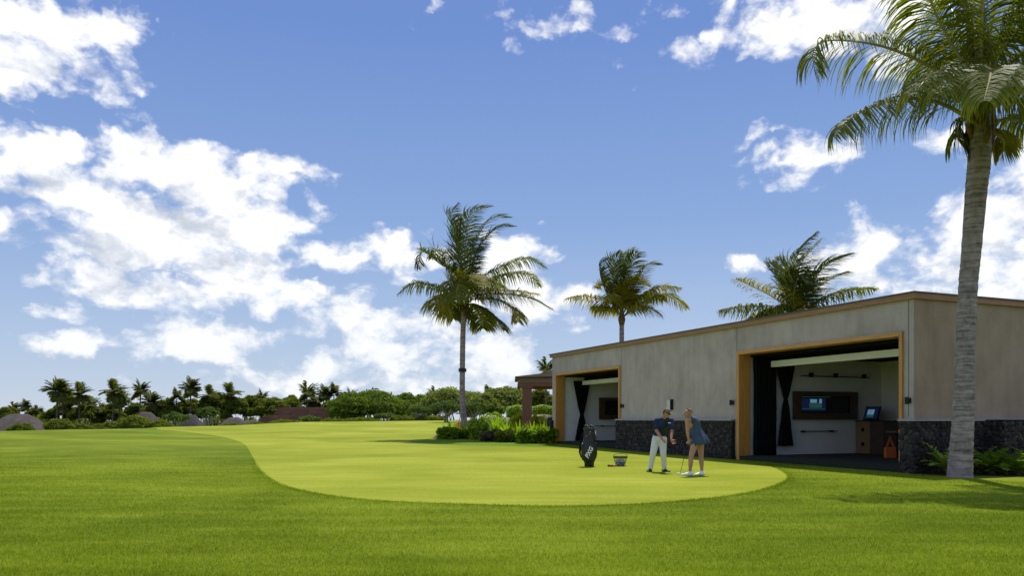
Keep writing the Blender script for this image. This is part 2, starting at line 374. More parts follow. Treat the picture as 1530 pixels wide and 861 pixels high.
# sky paler to the horizon where the air is thick
lowel = mr(el, .0, .22, 1, 0)
bgc = N(nt, 'ShaderNodeBackground'); nt.links.new(ccol, bgc.inputs[0]); bgc.inputs[1].default_value = CLOUD_STR
msh = N(nt, 'ShaderNodeMixShader')
am = mth(nt, 'MULTIPLY', alpha, mth(nt, 'SUBTRACT', 1, mth(nt, 'MULTIPLY', lowel, .22)))
nt.links.new(am, msh.inputs[0]); nt.links.new(bg.outputs[0], msh.inputs[1]); nt.links.new(bgc.outputs[0], msh.inputs[2]); nt.links.new(msh.outputs[0], out.inputs[0])
w.cycles.sampling_method = 'MANUAL'; w.cycles.sample_map_resolution = 512

# ---------- ground ----------
def axis(lo, hi, dense0, dense1, st, g):
    a = list(np.arange(dense0, dense1+1e-6, st)); s = st; x = a[-1]
    while x < hi: s *= g; x += s; a.append(x)
    s = st; x = a[0]; pre = []
    while x > lo: s *= g; x -= s; pre.append(x)
    return np.array(pre[::-1]+a)
xs = axis(-420, 420, -30, 26, .5, 1.09); ys = axis(-40, 420, 2, 92, .5, 1.10)
XX, YY = np.meshgrid(xs, ys); ZZ = terr(XX, YY)
V = np.stack([XX.ravel(), YY.ravel(), ZZ.ravel()], 1); nx = len(xs)
ii, jj = np.meshgrid(np.arange(nx-1), np.arange(len(ys)-1)); i0 = (jj*nx+ii).ravel()
T = np.concatenate([np.stack([i0, i0+1, i0+nx+1], 1), np.stack([i0, i0+nx+1, i0+nx], 1)])
far = V[T].mean(1)[:, 1] > 100
me = npmesh('lawn', V, T[~far]); lawn = tag(link('lawn', me, M['lawn'], smooth=True), kind='structure')
me = npmesh('far_ground', V, T[far]); tag(link('far_ground', me, M['farland'], smooth=True), kind='structure')
sea = MB().add([(-6000,380,-5),(6000,380,-5),(6000,8000,-5),(-6000,8000,-5)], [(0,1,2,3)]).build('sea', M['sea']); tag(sea, kind='structure')

def clip(poly, tri):     # Sutherland-Hodgman, polygon by ccw triangle
    o = poly
    for k in range(3):
        a = tri[k]; b = tri[(k+1) % 3]; r = []
        if not o: return o
        for q in range(len(o)):
            p, s = o[q], o[q-1]
            fp = (b[0]-a[0])*(p[1]-a[1])-(b[1]-a[1])*(p[0]-a[0]); fs = (b[0]-a[0])*(s[1]-a[1])-(b[1]-a[1])*(s[0]-a[0])
            if (fp >= 0) != (fs >= 0):
                t = fs/(fs-fp); r.append((s[0]+t*(p[0]-s[0]), s[1]+t*(p[1]-s[1])))
            if fp >= 0: r.append(p)
        o = r
    return o
def cr(pts, n=8, closed=True):
    o = []; m = len(pts)
    for i in range(m if closed else m-1):
        g = (lambda k: pts[k % m]) if closed else (lambda k: pts[min(max(k, 0), m-1)])
        p0, p1, p2, p3 = (np.array(g(i+k), float) for k in (-1, 0, 1, 2))
        for j in range(n):
            t = j/n; o.append(tuple(.5*((2*p1)+(-p0+p2)*t+(2*p0-5*p1+4*p2-p3)*t*t+(-p0+3*p1-3*p2+p3)*t**3)))
    return o
def inside(x, y, poly):
    P_ = np.array(poly); ins = np.zeros(np.shape(x), bool); j = len(P_)-1
    for i in range(len(P_)):
        xi, yi = P_[i]; xj, yj = P_[j]
        c = ((yi > y) != (yj > y)) & (x < (xj-xi)*(y-yi)/((yj-yi) if yj != yi else 1e-9)+xi); ins ^= c; j = i
    return ins
def drape(name, poly, mt, lift, kind='structure'):
    A = np.array(poly); lo = A.min(0)-1; hi = A.max(0)+1
    if sum(poly[k-1][0]*poly[k][1]-poly[k][0]*poly[k-1][1] for k in range(len(poly))) < 0: poly = poly[::-1]
    tv = V[T]; c = tv.mean(1); sel = (c[:,0] > lo[0]) & (c[:,0] < hi[0]) & (c[:,1] > lo[1]) & (c[:,1] < hi[1])
    TT = tv[sel]; flat = TT.reshape(-1, 3)
    ins = inside(flat[:,0], flat[:,1], poly).reshape(-1, 3)
    Au = np.array(poly); vs = []; fs = []; tiles = {}
    def local(t):          # the polygon cut down to the 4 m tile the triangle lies in
        kx, ky = int(t[:,0].mean()//4), int(t[:,1].mean()//4)
        if (kx, ky) not in tiles:
            x0, y0, x1, y1 = kx*4-2, ky*4-2, kx*4+6, ky*4+6
            pl = list(poly)
            for (ax, sg, c) in ((0,1,x0),(0,-1,-x1),(1,1,y0),(1,-1,-y1)):
                r = []
                for q_ in range(len(pl)):
                    p, s_ = pl[q_], pl[q_-1]; fp = sg*p[ax]-c; fs_ = sg*s_[ax]-c
                    if (fp >= 0) != (fs_ >= 0):
                        tt = fs_/(fs_-fp); r.append((s_[0]+tt*(p[0]-s_[0]), s_[1]+tt*(p[1]-s_[1])))
                    if fp >= 0: r.append(p)
                pl = r
            tiles[(kx, ky)] = pl
        return tiles[(kx, ky)]
    for tri, q in zip(TT, ins):
        near = np.any((np.abs(Au[:,0]-tri[:,0].mean()) < 1.2) & (np.abs(Au[:,1]-tri[:,1].mean()) < 1.2))
        if q.all() and not near: pl = [tuple(p[:2]) for p in tri]
        elif not q.any() and not near:
            continue
        else: pl = clip(local(tri), [tuple(p[:2]) for p in tri])
        if len(pl) < 3: continue
        a, b, d = tri; n = np.cross(b-a, d-a)
        n0 = len(vs)
        for x, y in pl: vs.append((x, y, a[2]-(n[0]*(x-a[0])+n[1]*(y-a[1]))/n[2]+lift))
        fs.append(tuple(range(n0, n0+len(pl))))
    me = bpy.data.meshes.new(name); me.from_pydata(vs, [], fs)
    bm = bmesh.new(); bm.from_mesh(me); bmesh.ops.remove_doubles(bm, verts=bm.verts, dist=.0005); bmesh.ops.recalc_face_normals(bm, faces=bm.faces)
    for f in bm.faces:
        if f.normal.z < 0: f.normal_flip()
        f.smooth = True
    bm.to_mesh(me); bm.free()
    return tag(link(name, me, mt), kind=kind)
edge = [(236,642.6),(262,644.5),(330,653),(362,663),(376,681),(386,701),(412,722),(460,736),(525,746),(600,751.5),(700,755),(800,757.5),(900,756.5),(980,753),(1060,746),(1130,735),(1172,721),(1176,710),(1150,698),(1090,689),(1010,682),(930,675),(860,670.5),(800,668.5),(740,667),(690,666),(640,664),(612,659.5),(640,656),(655,652)]
gp = [tuple(G(*p)[:2]) for p in edge]
gp = cr(gp, 6, False)+[gp[-1]]
gp = gp+[(-2.5,60),(-2,75),(-2.5,86),(-6,91),(-18,91),(-26,84),(-29,74),(-28,62),(-25.5,57.5)]
# densify the long back edges
gd = []
for k in range(len(gp)):
    a = np.array(gp[k-1]); b = np.array(gp[k]); n = max(1, int(np.hypot(*(b-a))/.6))
    gd += [tuple(a+(b-a)*q/n) for q in range(n)]
gp = gd
drape('putting_green', gp, M['green'], .006)
cp = cr([tuple(G(*p)[:2]) for p in [(606,660.5),(650,665.5),(740,669),(820,671),(930,678),(1010,685.5),(1080,691),(1120,696.5),(1105,692),(1080,687),(1000,679),(925,673),(860,667),(815,665.5),(770,662),(700,659.5),(650,658)]], 5)
drape('fringe_grass', cp, M['collar'], .0035)

# ---------- grass blades ----------
def blades(n, hgt, wid):
    y = 6.2+(1-rng.random(n)**.52)*0; r_ = rng.random(n); y = 6.2+26*r_**1.75; x = y*rng.uniform(-.66, .66, n)
    sx = (x-10.02)*-.387+(y-20.0)*.922; dd = (x-10.02)*.922+(y-20.0)*.387
    k = ~inside(x, y, gp) & ~((sx > -.3) & (dd > -.2)) & ~((sx < .2) & (sx > -3) & (dd > -.3)); x = x[k]; y = y[k]; n = len(x)
    z = terr(x, y); a = rng.uniform(0, 2*math.pi, n); ww = wid*(.6+.8*rng.random(n))*(.45+y/13)
    clump = .75+.5*np.sin(x*2.1+1.3*np.sin(y*1.7))*np.sin(y*2.6+x*.8)
    hh = hgt*(.5+rng.random(n))*(.8+.25*clump)*np.clip((34-y)/14, .25, 1)
    l = rng.normal(0, .42, (n, 2))*hh[:, None]; dx = np.cos(a)*ww/2; dy = np.sin(a)*ww/2
    v = np.empty((n, 3, 3)); v[:,0] = np.stack([x-dx, y-dy, z-.004], 1); v[:,1] = np.stack([x+dx, y+dy, z-.004], 1)
    v[:,2] = np.stack([x+l[:,0], y+l[:,1], z+hh], 1)
    return v.reshape(-1, 3)
bv = blades(760000, .024, .0045)
# a thicker, taller lip of grass round the mown edge of the green
E_ = np.array([p for p in gp if p[1] < 30]); En = []
for k in range(len(gp)):
    a = np.array(gp[k-1]); b = np.array(gp[k])
    if max(a[1], b[1]) < 30 and np.hypot(*(b-a)) < 2:
        ln_ = np.hypot(*(b-a)); c_ = int(ln_*420*max(0, 1-(a[1]-12)/16)**1.3); t_ = rng.random((c_, 1)); nrm_ = np.array([(b-a)[1], -(b-a)[0]])/max(ln_, 1e-6)
        p_ = a+(b-a)*t_+nrm_*(rng.gamma(1.6, .06, (c_, 1))-.05); En.append(p_)
En = np.concatenate(En); x, y = En[:,0], En[:,1]; n_ = len(x); z = terr(x, y)+.004; a = rng.uniform(0, 2*math.pi, n_); ww = .005*(.6+.8*rng.random(n_))*(.5+y/14); hh = .030*(.5+rng.random(n_)); l = rng.normal(0, .4, (n_, 2))*hh[:, None]
ev = np.empty((n_, 3, 3)); ev[:,0] = np.stack([x-np.cos(a)*ww/2, y-np.sin(a)*ww/2, z-.004], 1); ev[:,1] = np.stack([x+np.cos(a)*ww/2, y+np.sin(a)*ww/2, z-.004], 1); ev[:,2] = np.stack([x+l[:,0], y+l[:,1], z+hh], 1)
bv = np.concatenate([bv, ev.reshape(-1, 3)])
me = npmesh('grass_blades', bv, np.arange(len(bv)).reshape(-1, 3))
tag(link('grass_blades', me, M['blade']), 'short green lawn blades of the rough in the foreground', 'grass', kind='stuff')

# ---------- building ----------
C0 = Vector((10.02, 20.0, 0)); av = Vector((-.387, .922, 0)).normalized(); dv_ = Vector((av.y, -av.x, 0))
def W(s, d, z): return tuple(C0+av*s+dv_*d+Vector((0, 0, z)))
bld = empty('golf_studio', (C0.x, C0.y, 0), 'low grey plaster building with two open golf bays, wood trim and dark lava stone base', 'building')
L = 20.8; TOP = 4.40; DEP = 10; OH = 3.58
A0_, A1_, B0_, B1_ = .30, 6.79, 14.28, 20.42
m = MB()
for s0, s1 in ((0, A0_), (A1_, B0_), (B1_, L)): m.box(s0, s1, 0, .3, -.3, OH, W)
m.box(0, L, 0, .3, OH, TOP, W)
m.build('wall', M['conc'], bld)
m = MB(); m.box(0, .28, .3, DEP, -.3, TOP, W); m.build('wall', M['tan'], bld)
# tan returns round the corner: a thin skin 3 mm proud of the side
m = MB(); m.box(-.004, 0, .0, .3, -.3, TOP, W); m.build('wall_corner', M['tan'], bld)
m = MB(); m.box(L-.28, L, .3, DEP, -.3, TOP, W); m.box(.28, L-.28, DEP-.28, DEP, -.3, TOP, W); m.build('rear_wall', M['conc'], bld)
m = MB(); m.box(0, L, 0, DEP, TOP, TOP+.02, W); m.build('roof', M['roofm'], bld)
m = MB(); m.box(-.10, L+.10, -.10, -.02, 4.36, 4.50, W); m.box(-.10, -.02, -.02, DEP+.1, 4.36, 4.50, W); m.box(L+.02, L+.10, -.02, DEP+.1, 4.36, 4.50, W); m.build('fascia', M['fascia'], bld)
m = MB(); m.box(-.14, L+.14, -.14, DEP+.1, 4.502, 4.535, W); m.build('roof_edge_cap', M['cap'], bld)
for s in (B0_-.06, A1_+.04):
    z0 = OH if s > B0_-1 and False else 1.36
    MB().box(s-.009, s+.009, -.004, .001, 1.42, 4.355, W).build('control_joint', M['joint'], bld)
MB().box(A0_-.16, A0_-.142, -.004, .001, 1.42, 4.355, W).build('control_joint', M['joint'], bld)
# stone base: dark backing with real stones on it, and a ledge
def stone_wall(segs, name, parent, top=1.30, bot=-.15, thick=.12):
    mb_ = MB(); me_v = []; me_f = []; base = None
    bm0 = bmesh.new(); bmesh.ops.create_icosphere(bm0, subdivisions=2, radius=1); vb = np.array([v.co[:] for v in bm0.verts]); fb_ = np.array([[v.index for v in f.verts] for f in bm0.faces]); bm0.free()
    off = 0
    for (p0, p1, nrm) in segs:      # plan points, outward normal
        p0 = np.array(p0); p1 = np.array(p1); nn = np.array(nrm); ln = np.hypot(*(p1-p0)); dr = (p1-p0)/ln
        q = [p0, p1, p1-nn*thick, p0-nn*thick]
        mb_.hexa([(*c, bot) for c in q]+[(*c, top) for c in q])
        z = bot+.05; row = 0
        while z < top-.03:
            hh = rng.uniform(.07, .14); hh = min(hh, top-z); x = -rng.uniform(0, .08)+.03
            while x < ln-.03:
                wd = rng.uniform(.06, .20); wd = min(wd, ln-x+.02)
                jit = 1+rng.normal(0, .09, len(vb)); v = vb*jit[:, None]
                v = np.sign(v)*np.abs(v)**.8
                ang = rng.normal(0, .5); ca, sa = math.cos(ang), math.sin(ang)
                lx = v[:,0]*wd*.56; lz = v[:,2]*hh*rng.uniform(.45,.85); lx, lz = lx*ca-lz*sa, lx*sa+lz*ca
                lz = np.clip(lz, bot-z, top-.004-(z+hh/2)); ly = v[:,1]*rng.uniform(.025, .05)
                cx_ = p0+dr*(x+wd/2)
                wv = np.stack([cx_[0]+dr[0]*lx+nn[0]*ly, cx_[1]+dr[1]*lx+nn[1]*ly, z+hh/2+rng.normal(0, .012)+lz], 1)
                wv[:,2] = np.minimum(wv[:,2], top-.003)
                me_v.append(wv); me_f.append(fb_+off); off += len(vb); x += wd*1.0
            z += hh*.98
    mb_.build(name+'_backing', M['mortar'], parent)
    me = npmesh(name, np.concatenate(me_v), np.concatenate(me_f)); return link(name, me, M['stone'], parent)
def w2(s, d): return W(s, d, 0)[:2]
nF = tuple((-dv_)[:2]); nS = tuple((-av)[:2])
stone_wall([(w2(B0_+.12, -.14), w2(A1_+.12, -.14), nF), (w2(B0_+.12, .1), w2(B0_+.12, -.14), tuple(av[:2]))], 'stone_base', bld)
stone_wall([(w2(L+.1, -.1), w2(B1_+.25, -.1), nF)], 'stone_base', bld)
stone_wall([(w2(A0_-.02, -.16), w2(-.16, -.16), nF), (w2(-.16, -.16), w2(-.16, 2.35), nS), (w2(A0_-.02, .12), w2(A0_-.02, -.16), tuple(av[:2]))], 'stone_base', bld)
m = MB(); m.box(A1_+.10, B0_+.17, -.20, 0, 1.302, 1.362, W); m.build('ledge', M['ledge'], bld, bevel=.008); m = MB(); m.box(-.22, A0_, -.22, -.001, 1.302, 1.362, W); m.box(-.22, -.006, -.001, 4.2, 1.302, 1.362, W); m.build('ledge', M['ledge'], bld, bevel=.008)
stone_wall([(w2(-.20-.5, 2.3), w2(-.20-.5, 8), nS), (w2(-.05, 2.3), w2(-.7, 2.3), nF)], 'stone_base', bld, top=1.34)
# door frames (casing + deep jamb reveal)
for s0, s1 in ((A0_, A1_), (B0_, B1_)):
    MB().box(s0, s0+.10, -.06, .34, -.1, OH, W).build('door_jamb', M['wood'], bld, bevel=.006); MB().box(s1-.13, s1, -.06, .42, -.1, OH, W).build('door_jamb', M['wood'], bld, bevel=.006)
    MB().box(s0+.101, s1-.131, -.06, .42, OH-.12, OH, W).build('door_header', M['woodh'], bld, bevel=.006)
# interiors
def bay(s0, s1, fz, curt2, seed):
    iz = 3.40; d1 = 6.3
    m = MB(); m.box(s1-.02, s1+.06, .43, d1, fz, iz, W); m.box(s0-.02, s1-.02, d1, d1+.08, fz, iz, W); m.box(s0-.10, s0-.02, .35, d1, fz, iz, W); m.build('interior_wall', M['white'], bld)
    MB().box(s0-.15, s1+.1, -.02, d1+.1, -.3, fz, W).build('floor', M['floor'], bld)
    MB().box(s0, s1, .43, d1, iz, iz+.05, W).build('ceiling', M['black'], bld)
bay(A0_, A1_, .16, 0, 1); bay(B0_, B1_, .30, 0, 2)
def curtain(name, s, d0, d1, z0, z1, tie, label, along='d', folds=7, amp=.05, part=None):
    """fabric sheet hung with folds; tie = height where it is gathered or None"""
    nu, nv = folds*8, 28; vs = []; mid = (d0+d1)/2
    for j in range(nv+1):
        z = z0+(z1-z0)*j/nv
        k = 1
        if tie:
            a = (z-tie)/((z1-tie) if z > tie else (tie-z0)); k = .16+.84*min(1, abs(a))**.75*(1 if z > tie else .75)
        for i in range(nu+1):
            u = i/nu; d = mid+(u-.5)*(d1-d0)*k; off = amp*(k**.5)*math.sin(u*folds*2*math.pi+.4*math.sin(j*.3))+.01*math.sin(u*31+j*.5)
            vs.append(W(s+off, d, z) if along == 'd' else W(d, s+off, z))
    fs = [(j*(nu+1)+i, j*(nu+1)+i+1, (j+1)*(nu+1)+i+1, (j+1)*(nu+1)+i) for j in range(nv) for i in range(nu)]
    o = MB().add(vs, fs).build(name, M['black'], None, True)
    sd = o.modifiers.new('s', 'SOLIDIFY'); sd.thickness = .01
    tag(o, label, 'curtain'); return o
for (s1, fz, la, lb, gr) in ((A1_, .16, 'long straight black curtain at the left jamb of the right-hand open bay', 'black curtain tied at its middle against the white wall of the right-hand bay', ''), (B1_, .30, None, 'black tied curtain inside the left-hand open bay', '')):
    if la: curtain('curtain', s1-.22, .50, 1.38, fz+.01, 3.39, None, la, folds=9, amp=.06)
    if la: o = curtain('curtain', s1-.25, 1.40, 2.15, fz+.30, 3.22, 2.02, lb)
    else: o = curtain('curtain', s1-.25, .85, 1.75, fz+.01, 3.22, 1.60, lb)
# valances, housings, rails, framed screens
for (s0, s1, fz, side, vd) in ((A0_, A1_, .16, 'right-hand', 1.1), (B0_, B1_, .30, 'left-hand', 1.35)):
    o = MB().box(s0+.03, s1-.18, vd+.12, vd+.16, 3.18, 3.395, W).build('valance', M['black']); tag(o, 'black fabric valance under the ceiling of the %s bay' % side, 'valance')
    m = MB(); z0 = 3.06 if side == 'right-hand' else 3.02
    for k in range(4): m.box(s0+.06, s1-(.42 if side == 'right-hand' else .35), vd-.10+.012*(k % 2), vd+.10, z0+k*.05, z0+k*.05+.047, W)
    o = m.build('screen_housing', M['panel'], bevel=.004); tag(o, 'long white rolled screen housing across the top of the %s bay' % side, 'screen housing')
# bay A left wall objects
sw = A1_-.03
def rail(d0, d1, z, br, label, s=sw, r=.018):
    rt = empty('wall_rail', W(s-.12, d0, z), label, 'rail')
    MB().tube([W(s-.12, d0, z), W(s-.12, d1, z)], r, 8).build('bar', M['blackm'], rt)
    for b in br:
        MB().box(s-.14, s, b-.04, b+.04, z-.03, z+.12 if z > 2 else z+.03, W).build('bracket', M['blackm'], rt)
rail(2.5, 5.6, 2.82, (3.0, 4.1, 5.4), 'black ceiling-height rail with brackets on the white wall of the right-hand bay')
rail(2.5, 4.1, .94, (2.65, 3.9), 'low black bar on the wall under the framed screen of the right-hand bay')
rail(2.1, 4.8, 1.02, (2.5, 4.2), 'low black bar on the wall of the left-hand bay behind the golf bag', B1_-.03)
def framed(s, d0, d1, z0, z1, label, lit):
    rt = empty('framed_screen', W(s, (d0+d1)/2, z0), label, 'screen'); t = .22
    m = MB(); m.box(s-.14, s, d0, d1, z0, z0+t, W); m.box(s-.14, s, d0, d1, z1-t*.6, z1, W); m.box(s-.14, s, d0, d0+t*1.3, z0+t, z1-t*.6, W); m.box(s-.14, s, d1-t*1.3, d1, z0+t, z1-t*.6, W)
    m.build('frame', M['dwood'], rt)
    e0 = d0+t*1.3; e1 = d1-t*1.3; f0 = z0+t; f1 = z1-t*.6
    MB().box(s-.06, s-.02, e0, e1, f0, f1, W).build('display', M['scr'], rt)
    if lit:
        w_ = e1-e0; h_ = f1-f0
        MB().box(s-.066, s-.0605, e0+.03, e0+w_*.5, f0+.08, f1-.10, W).build('picture', M['scr_blue'], rt)
        MB().box(s-.071, s-.0665, e0+w_*.17, e0+w_*.42, f0+h_*.30, f0+h_*.56, W).build('picture', M['scr_grn'], rt)
        MB().box(s-.076, s-.0715, e0+w_*.19, e0+w_*.32, f0+h_*.58, f0+h_*.78, W).build('picture', M['scr_lit'], rt)
        MB().box(s-.071, s-.0665, e0+w_*.37, e0+w_*.42, f0+h_*.56, f0+h_*.80, W).build('picture', M['scr_lit'], rt)
        MB().box(s-.071, s-.0665, e0+.04, e0+w_*.6, f1-.06, f1-.045, W).build('picture', M['scr_grn'], rt)
        MB().box(s-.071, s-.0665, e0+.04, e0+w_*.48, f0+.14, f0+.16, W).build('picture', M['scr_grn'], rt)
    return rt
framed(sw, 2.25, 5.05, 1.34, 2.30, 'wide dark wood framed wall screen showing a blue picture in the right-hand bay', True)
framed(B1_-.03, 2.35, 5.0, 1.34, 2.42, 'dark blank screen in a red-brown wood frame inside the left-hand bay', False)
# cabinet, tablet, tote, chair in bay A
def Q(px, py, Y): return P(px, py, Y)
cab = empty('cabinet', W(A1_-.3, 5.45, .16), 'brown wooden cabinet with two square holes and a dark door, under the tilted monitor', 'cabinet')
d0, d1 = 5.05, 5.95; s0, s1 = A1_-1.25, A1_-.06; ct = 1.27
MB().box(s1-.62, s1, d0, d0+.03, .16, ct, W).build('side_panel', M['cwood'], cab)
MB().box(s0, s1-.62, d0, d0+.03, .16, ct, W).build('door', M['dwood'], cab)
MB().box(s0, s1, d0+.03, d1, .16, ct, W).build('carcass', M['dwood'], cab)
MB().box(s0-.03, s1, d0-.03, d1, ct+.001, ct+.04, W).build('top', M['blackm'], cab)
for z in (.42, .92): MB().box(s1-.38, s1-.25, d0-.004, d0+.001, z, z+.13, W).build('cubby_hole_shade', M['black'], cab)  # flat black plates painting the shade inside the square holes
MB().tube([W(s0+.40, d0-.03, 1.12), W(s0+.25, d0-.03, 1.12)], .012, 8).build('handle', M['steel'], cab)
mon = empty('monitor', W(s1-.45, 5.4, ct+.04), 'small tilted touch monitor standing on the wooden cabinet', 'monitor')
def tl(s, d, z): return W(s, d+ (z-ct)*.35, z)
MB().box(s1-.72, s1-.10, 5.25, 5.30, ct+.05, ct+.52, tl).build('case', M['blackm'], mon)
MB().box(s1-.68, s1-.14, 5.244, 5.249, ct+.10, ct+.48, tl).build('display', M['scr_blue'], mon)
MB().box(s1-.52, s1-.36, 5.238, 5.243, ct+.24, ct+.42, tl).build('picture', M['scr_lit'], mon)
MB().box(s1-.34, s1-.24, 5.238, 5.243, ct+.24, ct+.42, tl).build('picture', M['scr_lit'], mon)
MB().box(s1-.52, s1-.24, 5.238, 5.243, ct+.15, ct+.23, tl).build('picture', M['scr_grn'], mon)
MB().box(s1-.5, s1-.3, 5.3, 5.6, ct+.041, ct+.07, W).build('foot', M['blackm'], mon)
# tote bag and side table
tx = P(1330, 682, 24.6); tz = .16
tote = empty('tote_bag', (tx.x, tx.y, tz), 'orange tote bag with long handles standing on the floor of the right-hand bay', 'bag')
vs = []
for z, a, b in ((0,.15,.07),(.02,.165,.08),(.30,.16,.06),(.34,.15,.05)):
    vs += [(tx.x-a, tx.y-b, tz+z), (tx.x+a, tx.y-b, tz+z), (tx.x+a, tx.y+b, tz+z), (tx.x-a, tx.y+b, tz+z)]
fs = [(0,1,2,3)]+[(r*4+k, r*4+(k+1)%4, r*4+4+(k+1)%4, r*4+4+k) for r in range(3) for k in range(4)]+[(12,13,14,15)]
MB().add(vs, fs).build('body', M['orange'], tote, bevel=.01)
for sgn in (-1, 1): MB().tube([(tx.x-.12, tx.y+sgn*.05, tz+.30), (tx.x-.05, tx.y+sgn*.04, tz+.50), (tx.x, tx.y+sgn*.03, tz+.66), (tx.x+.05, tx.y+sgn*.04, tz+.50), (tx.x+.12, tx.y+sgn*.05, tz+.30)], .012, 6).build('handle', M['orange'], tote)
ch = P(1341, 650, 24.9); chz = .16
cr_ = empty('side_chair', (ch.x, ch.y, chz), 'dark padded chair half hidden behind the right door jamb beside the orange bag', 'chair')
MB().lathe([(.02,.72),(.30,.74),(.36,.78),(.34,.84),(.05,.86)], (ch.x, ch.y, chz), 20).build('seat', M['dwood'], cr_, True)
MB().lathe([(.22,.0),(.21,.03),(.03,.05),(.03,.72)], (ch.x, ch.y, chz), 16).build('pedestal', M['blackm'], cr_, True)
vs = []
for z, k in ((.84, .34), (1.0, .35), (1.10, .30)):
    for i in range(9):
        q = -.9+1.8*i/8; vs.append((ch.x+k*math.cos(q), ch.y+k*math.sin(q), chz+z))
o = MB().add(vs, [(r*9+i, r*9+i+1, r*9+10+i, r*9+9+i) for r in range(2) for i in range(8)]).build('backrest', M['dwood'], cr_, True); o.modifiers.new('s', 'SOLIDIFY').thickness = .03
# wall fittings
def sconce(s, label, z=1.90):
    rt = empty('wall_lamp', W(s, 0, z), label, 'wall lamp', 'wall lamps on the grey facade')
    MB().box(s-.05, s+.05, -.02, 0, z-.07, z+.07, W).build('back_plate', M['sconce'], rt)
    MB().tube([W(s, -.02, z), W(s, -.09, z)], .02, 8).build('arm', M['sconce'], rt)
    MB().tube([W(s, -.11, z-.09), W(s, -.11, z+.09)], .045, 12).build('shade', M['sconce'], rt)
sconce(B0_-.22, 'small dark wall lamp right of the left-hand bay opening'); sconce(A1_+.22, 'small dark wall lamp left of the right-hand bay opening'); sconce(.12, 'small dark wall lamp by the building corner behind the big palm', 1.82)
ub = empty('utility_box', W(10.6, 0, 1.72), 'upright white utility box on the grey wall above the man', 'utility box')
MB().box(10.6-.10, 10.6+.10, -.13, -.02, 1.72, 2.07, W).build('case', M['boxw'], ub, bevel=.008)
MB().box(10.6-.13, 10.6-.102, -.13, 0, 1.70, 2.09, W).build('bracket', M['sconce'], ub)
# ---------- palms ----------
def catmull(pts, n):
    pts = [np.array(p, float) for p in pts]; m = len(pts); o = []
    for q in np.linspace(0, m-1-1e-6, n):
        i = int(q); t = q-i; p0, p1, p2, p3 = pts[max(i-1, 0)], pts[i], pts[min(i+1, m-1)], pts[min(i+2, m-1)]
        if i == 0: p0 = 2*p1-p2
        if i+2 > m-1: p3 = 2*p2-p1
        o.append(.5*((2*p1)+(-p0+p2)*t+(2*p0-5*p1+4*p2-p3)*t*t+(-p0+3*p1-3*p2+p3)*t**3))
    return np.array(o)
def frond_geo(pts, n, ll, wd, wind, seed, r0=.035, up=None, start=.14, seg=4, droop=1., fwd=.75):
    """rachis tube + two rows of leaflets, each its own drooping tapered strip"""
    g = np.random.default_rng(seed); C = catmull(pts, 26); d = np.gradient(C, axis=0); d /= np.linalg.norm(d, axis=1)[:, None]
    arc = np.r_[0, np.cumsum(np.linalg.norm(np.diff(C, axis=0), axis=1))]; arc /= arc[-1]
    mb = MB(); mb.tube(C, [max(.004, r0*(1-a)**.8) for a in arc], 5)
    t = np.repeat(start+(1-start)*(np.arange(n)+.5)/n, 2)+g.normal(0, .3/n, 2*n); t = np.clip(t, 0, 1); side = np.tile([1., -1.], n)
    c = np.stack([np.interp(t, arc, C[:, k]) for k in range(3)], 1); tg = np.stack([np.interp(t, arc, d[:, k]) for k in range(3)], 1)
    upv = np.array([0, 0, 1.]) if up is None else np.array(up, float)
    s = np.cross(tg, upv); s /= np.maximum(np.linalg.norm(s, axis=1), .15)[:, None]
    nrm = np.cross(s, tg)
    L_ = ll*(.30+.95*np.sin(np.pi*np.clip(t, 0, 1)**.85)**.7)*(.85+.3*g.random(2*n)); L_ *= np.where(t > .93, .75, 1)
    f = fwd*(.55+.6*t)
    dr = s*side[:, None]*.9+tg*f[:, None]+nrm*.22+g.normal(0, .10, (2*n, 3)); dr /= np.linalg.norm(dr, axis=1)[:, None]
    W_ = wd*(.8+.4*g.random(2*n)); wn = np.array(wind, float)
    P0 = c.copy(); V_ = []; dd = dr
    for k in range(seg+1):
        a = k/seg; hw = W_*(.55+.9*a if a < .35 else 1.1*(1-((a-.35)/.65)**1.4)+.02)*.5
        wv = np.cross(dd, nrm); wv /= np.maximum(np.linalg.norm(wv, axis=1), .1)[:, None]; wv = wv*.9+nrm*.35*side[:, None]
        V_.append(P0-wv*hw[:, None]); V_.append(P0+wv*hw[:, None])
        P0 = P0+dd*(L_/seg)[:, None]
        dd = dd+(np.array([0, 0, -1.])*.30*droop+wn*.30)*(1+.5*g.random(2*n))[:, None]; dd /= np.linalg.norm(dd, axis=1)[:, None]
    VV = np.stack(V_, 1); K = 2*(seg+1); b0 = len(mb.v)
    idx = np.arange(2*n)[:, None]*K
    fs = np.concatenate([np.stack([idx[:,0]+2*k, idx[:,0]+2*k+1, idx[:,0]+2*k+3, idx[:,0]+2*k+2], 1) for k in range(seg)])
    return np.array(mb.v), [tuple(q) for q in mb.f], VV.reshape(-1, 3), fs
def frond_obj(name, pts, mats, parent, **kw):
    v1, f1, v2, f2 = frond_geo(pts, **kw)
    me = bpy.data.meshes.new(name)
    me.from_pydata(np.concatenate([v1, v2]).tolist(), [], f1+[tuple(q) for q in (f2+len(v1)).tolist()])
    for m_ in mats: me.materials.append(m_)
    mi = np.array([1]*len(f1)+[0]*len(f2), np.int32); me.polygons.foreach_set('material_index', mi)
    return link(name, me, None, parent)
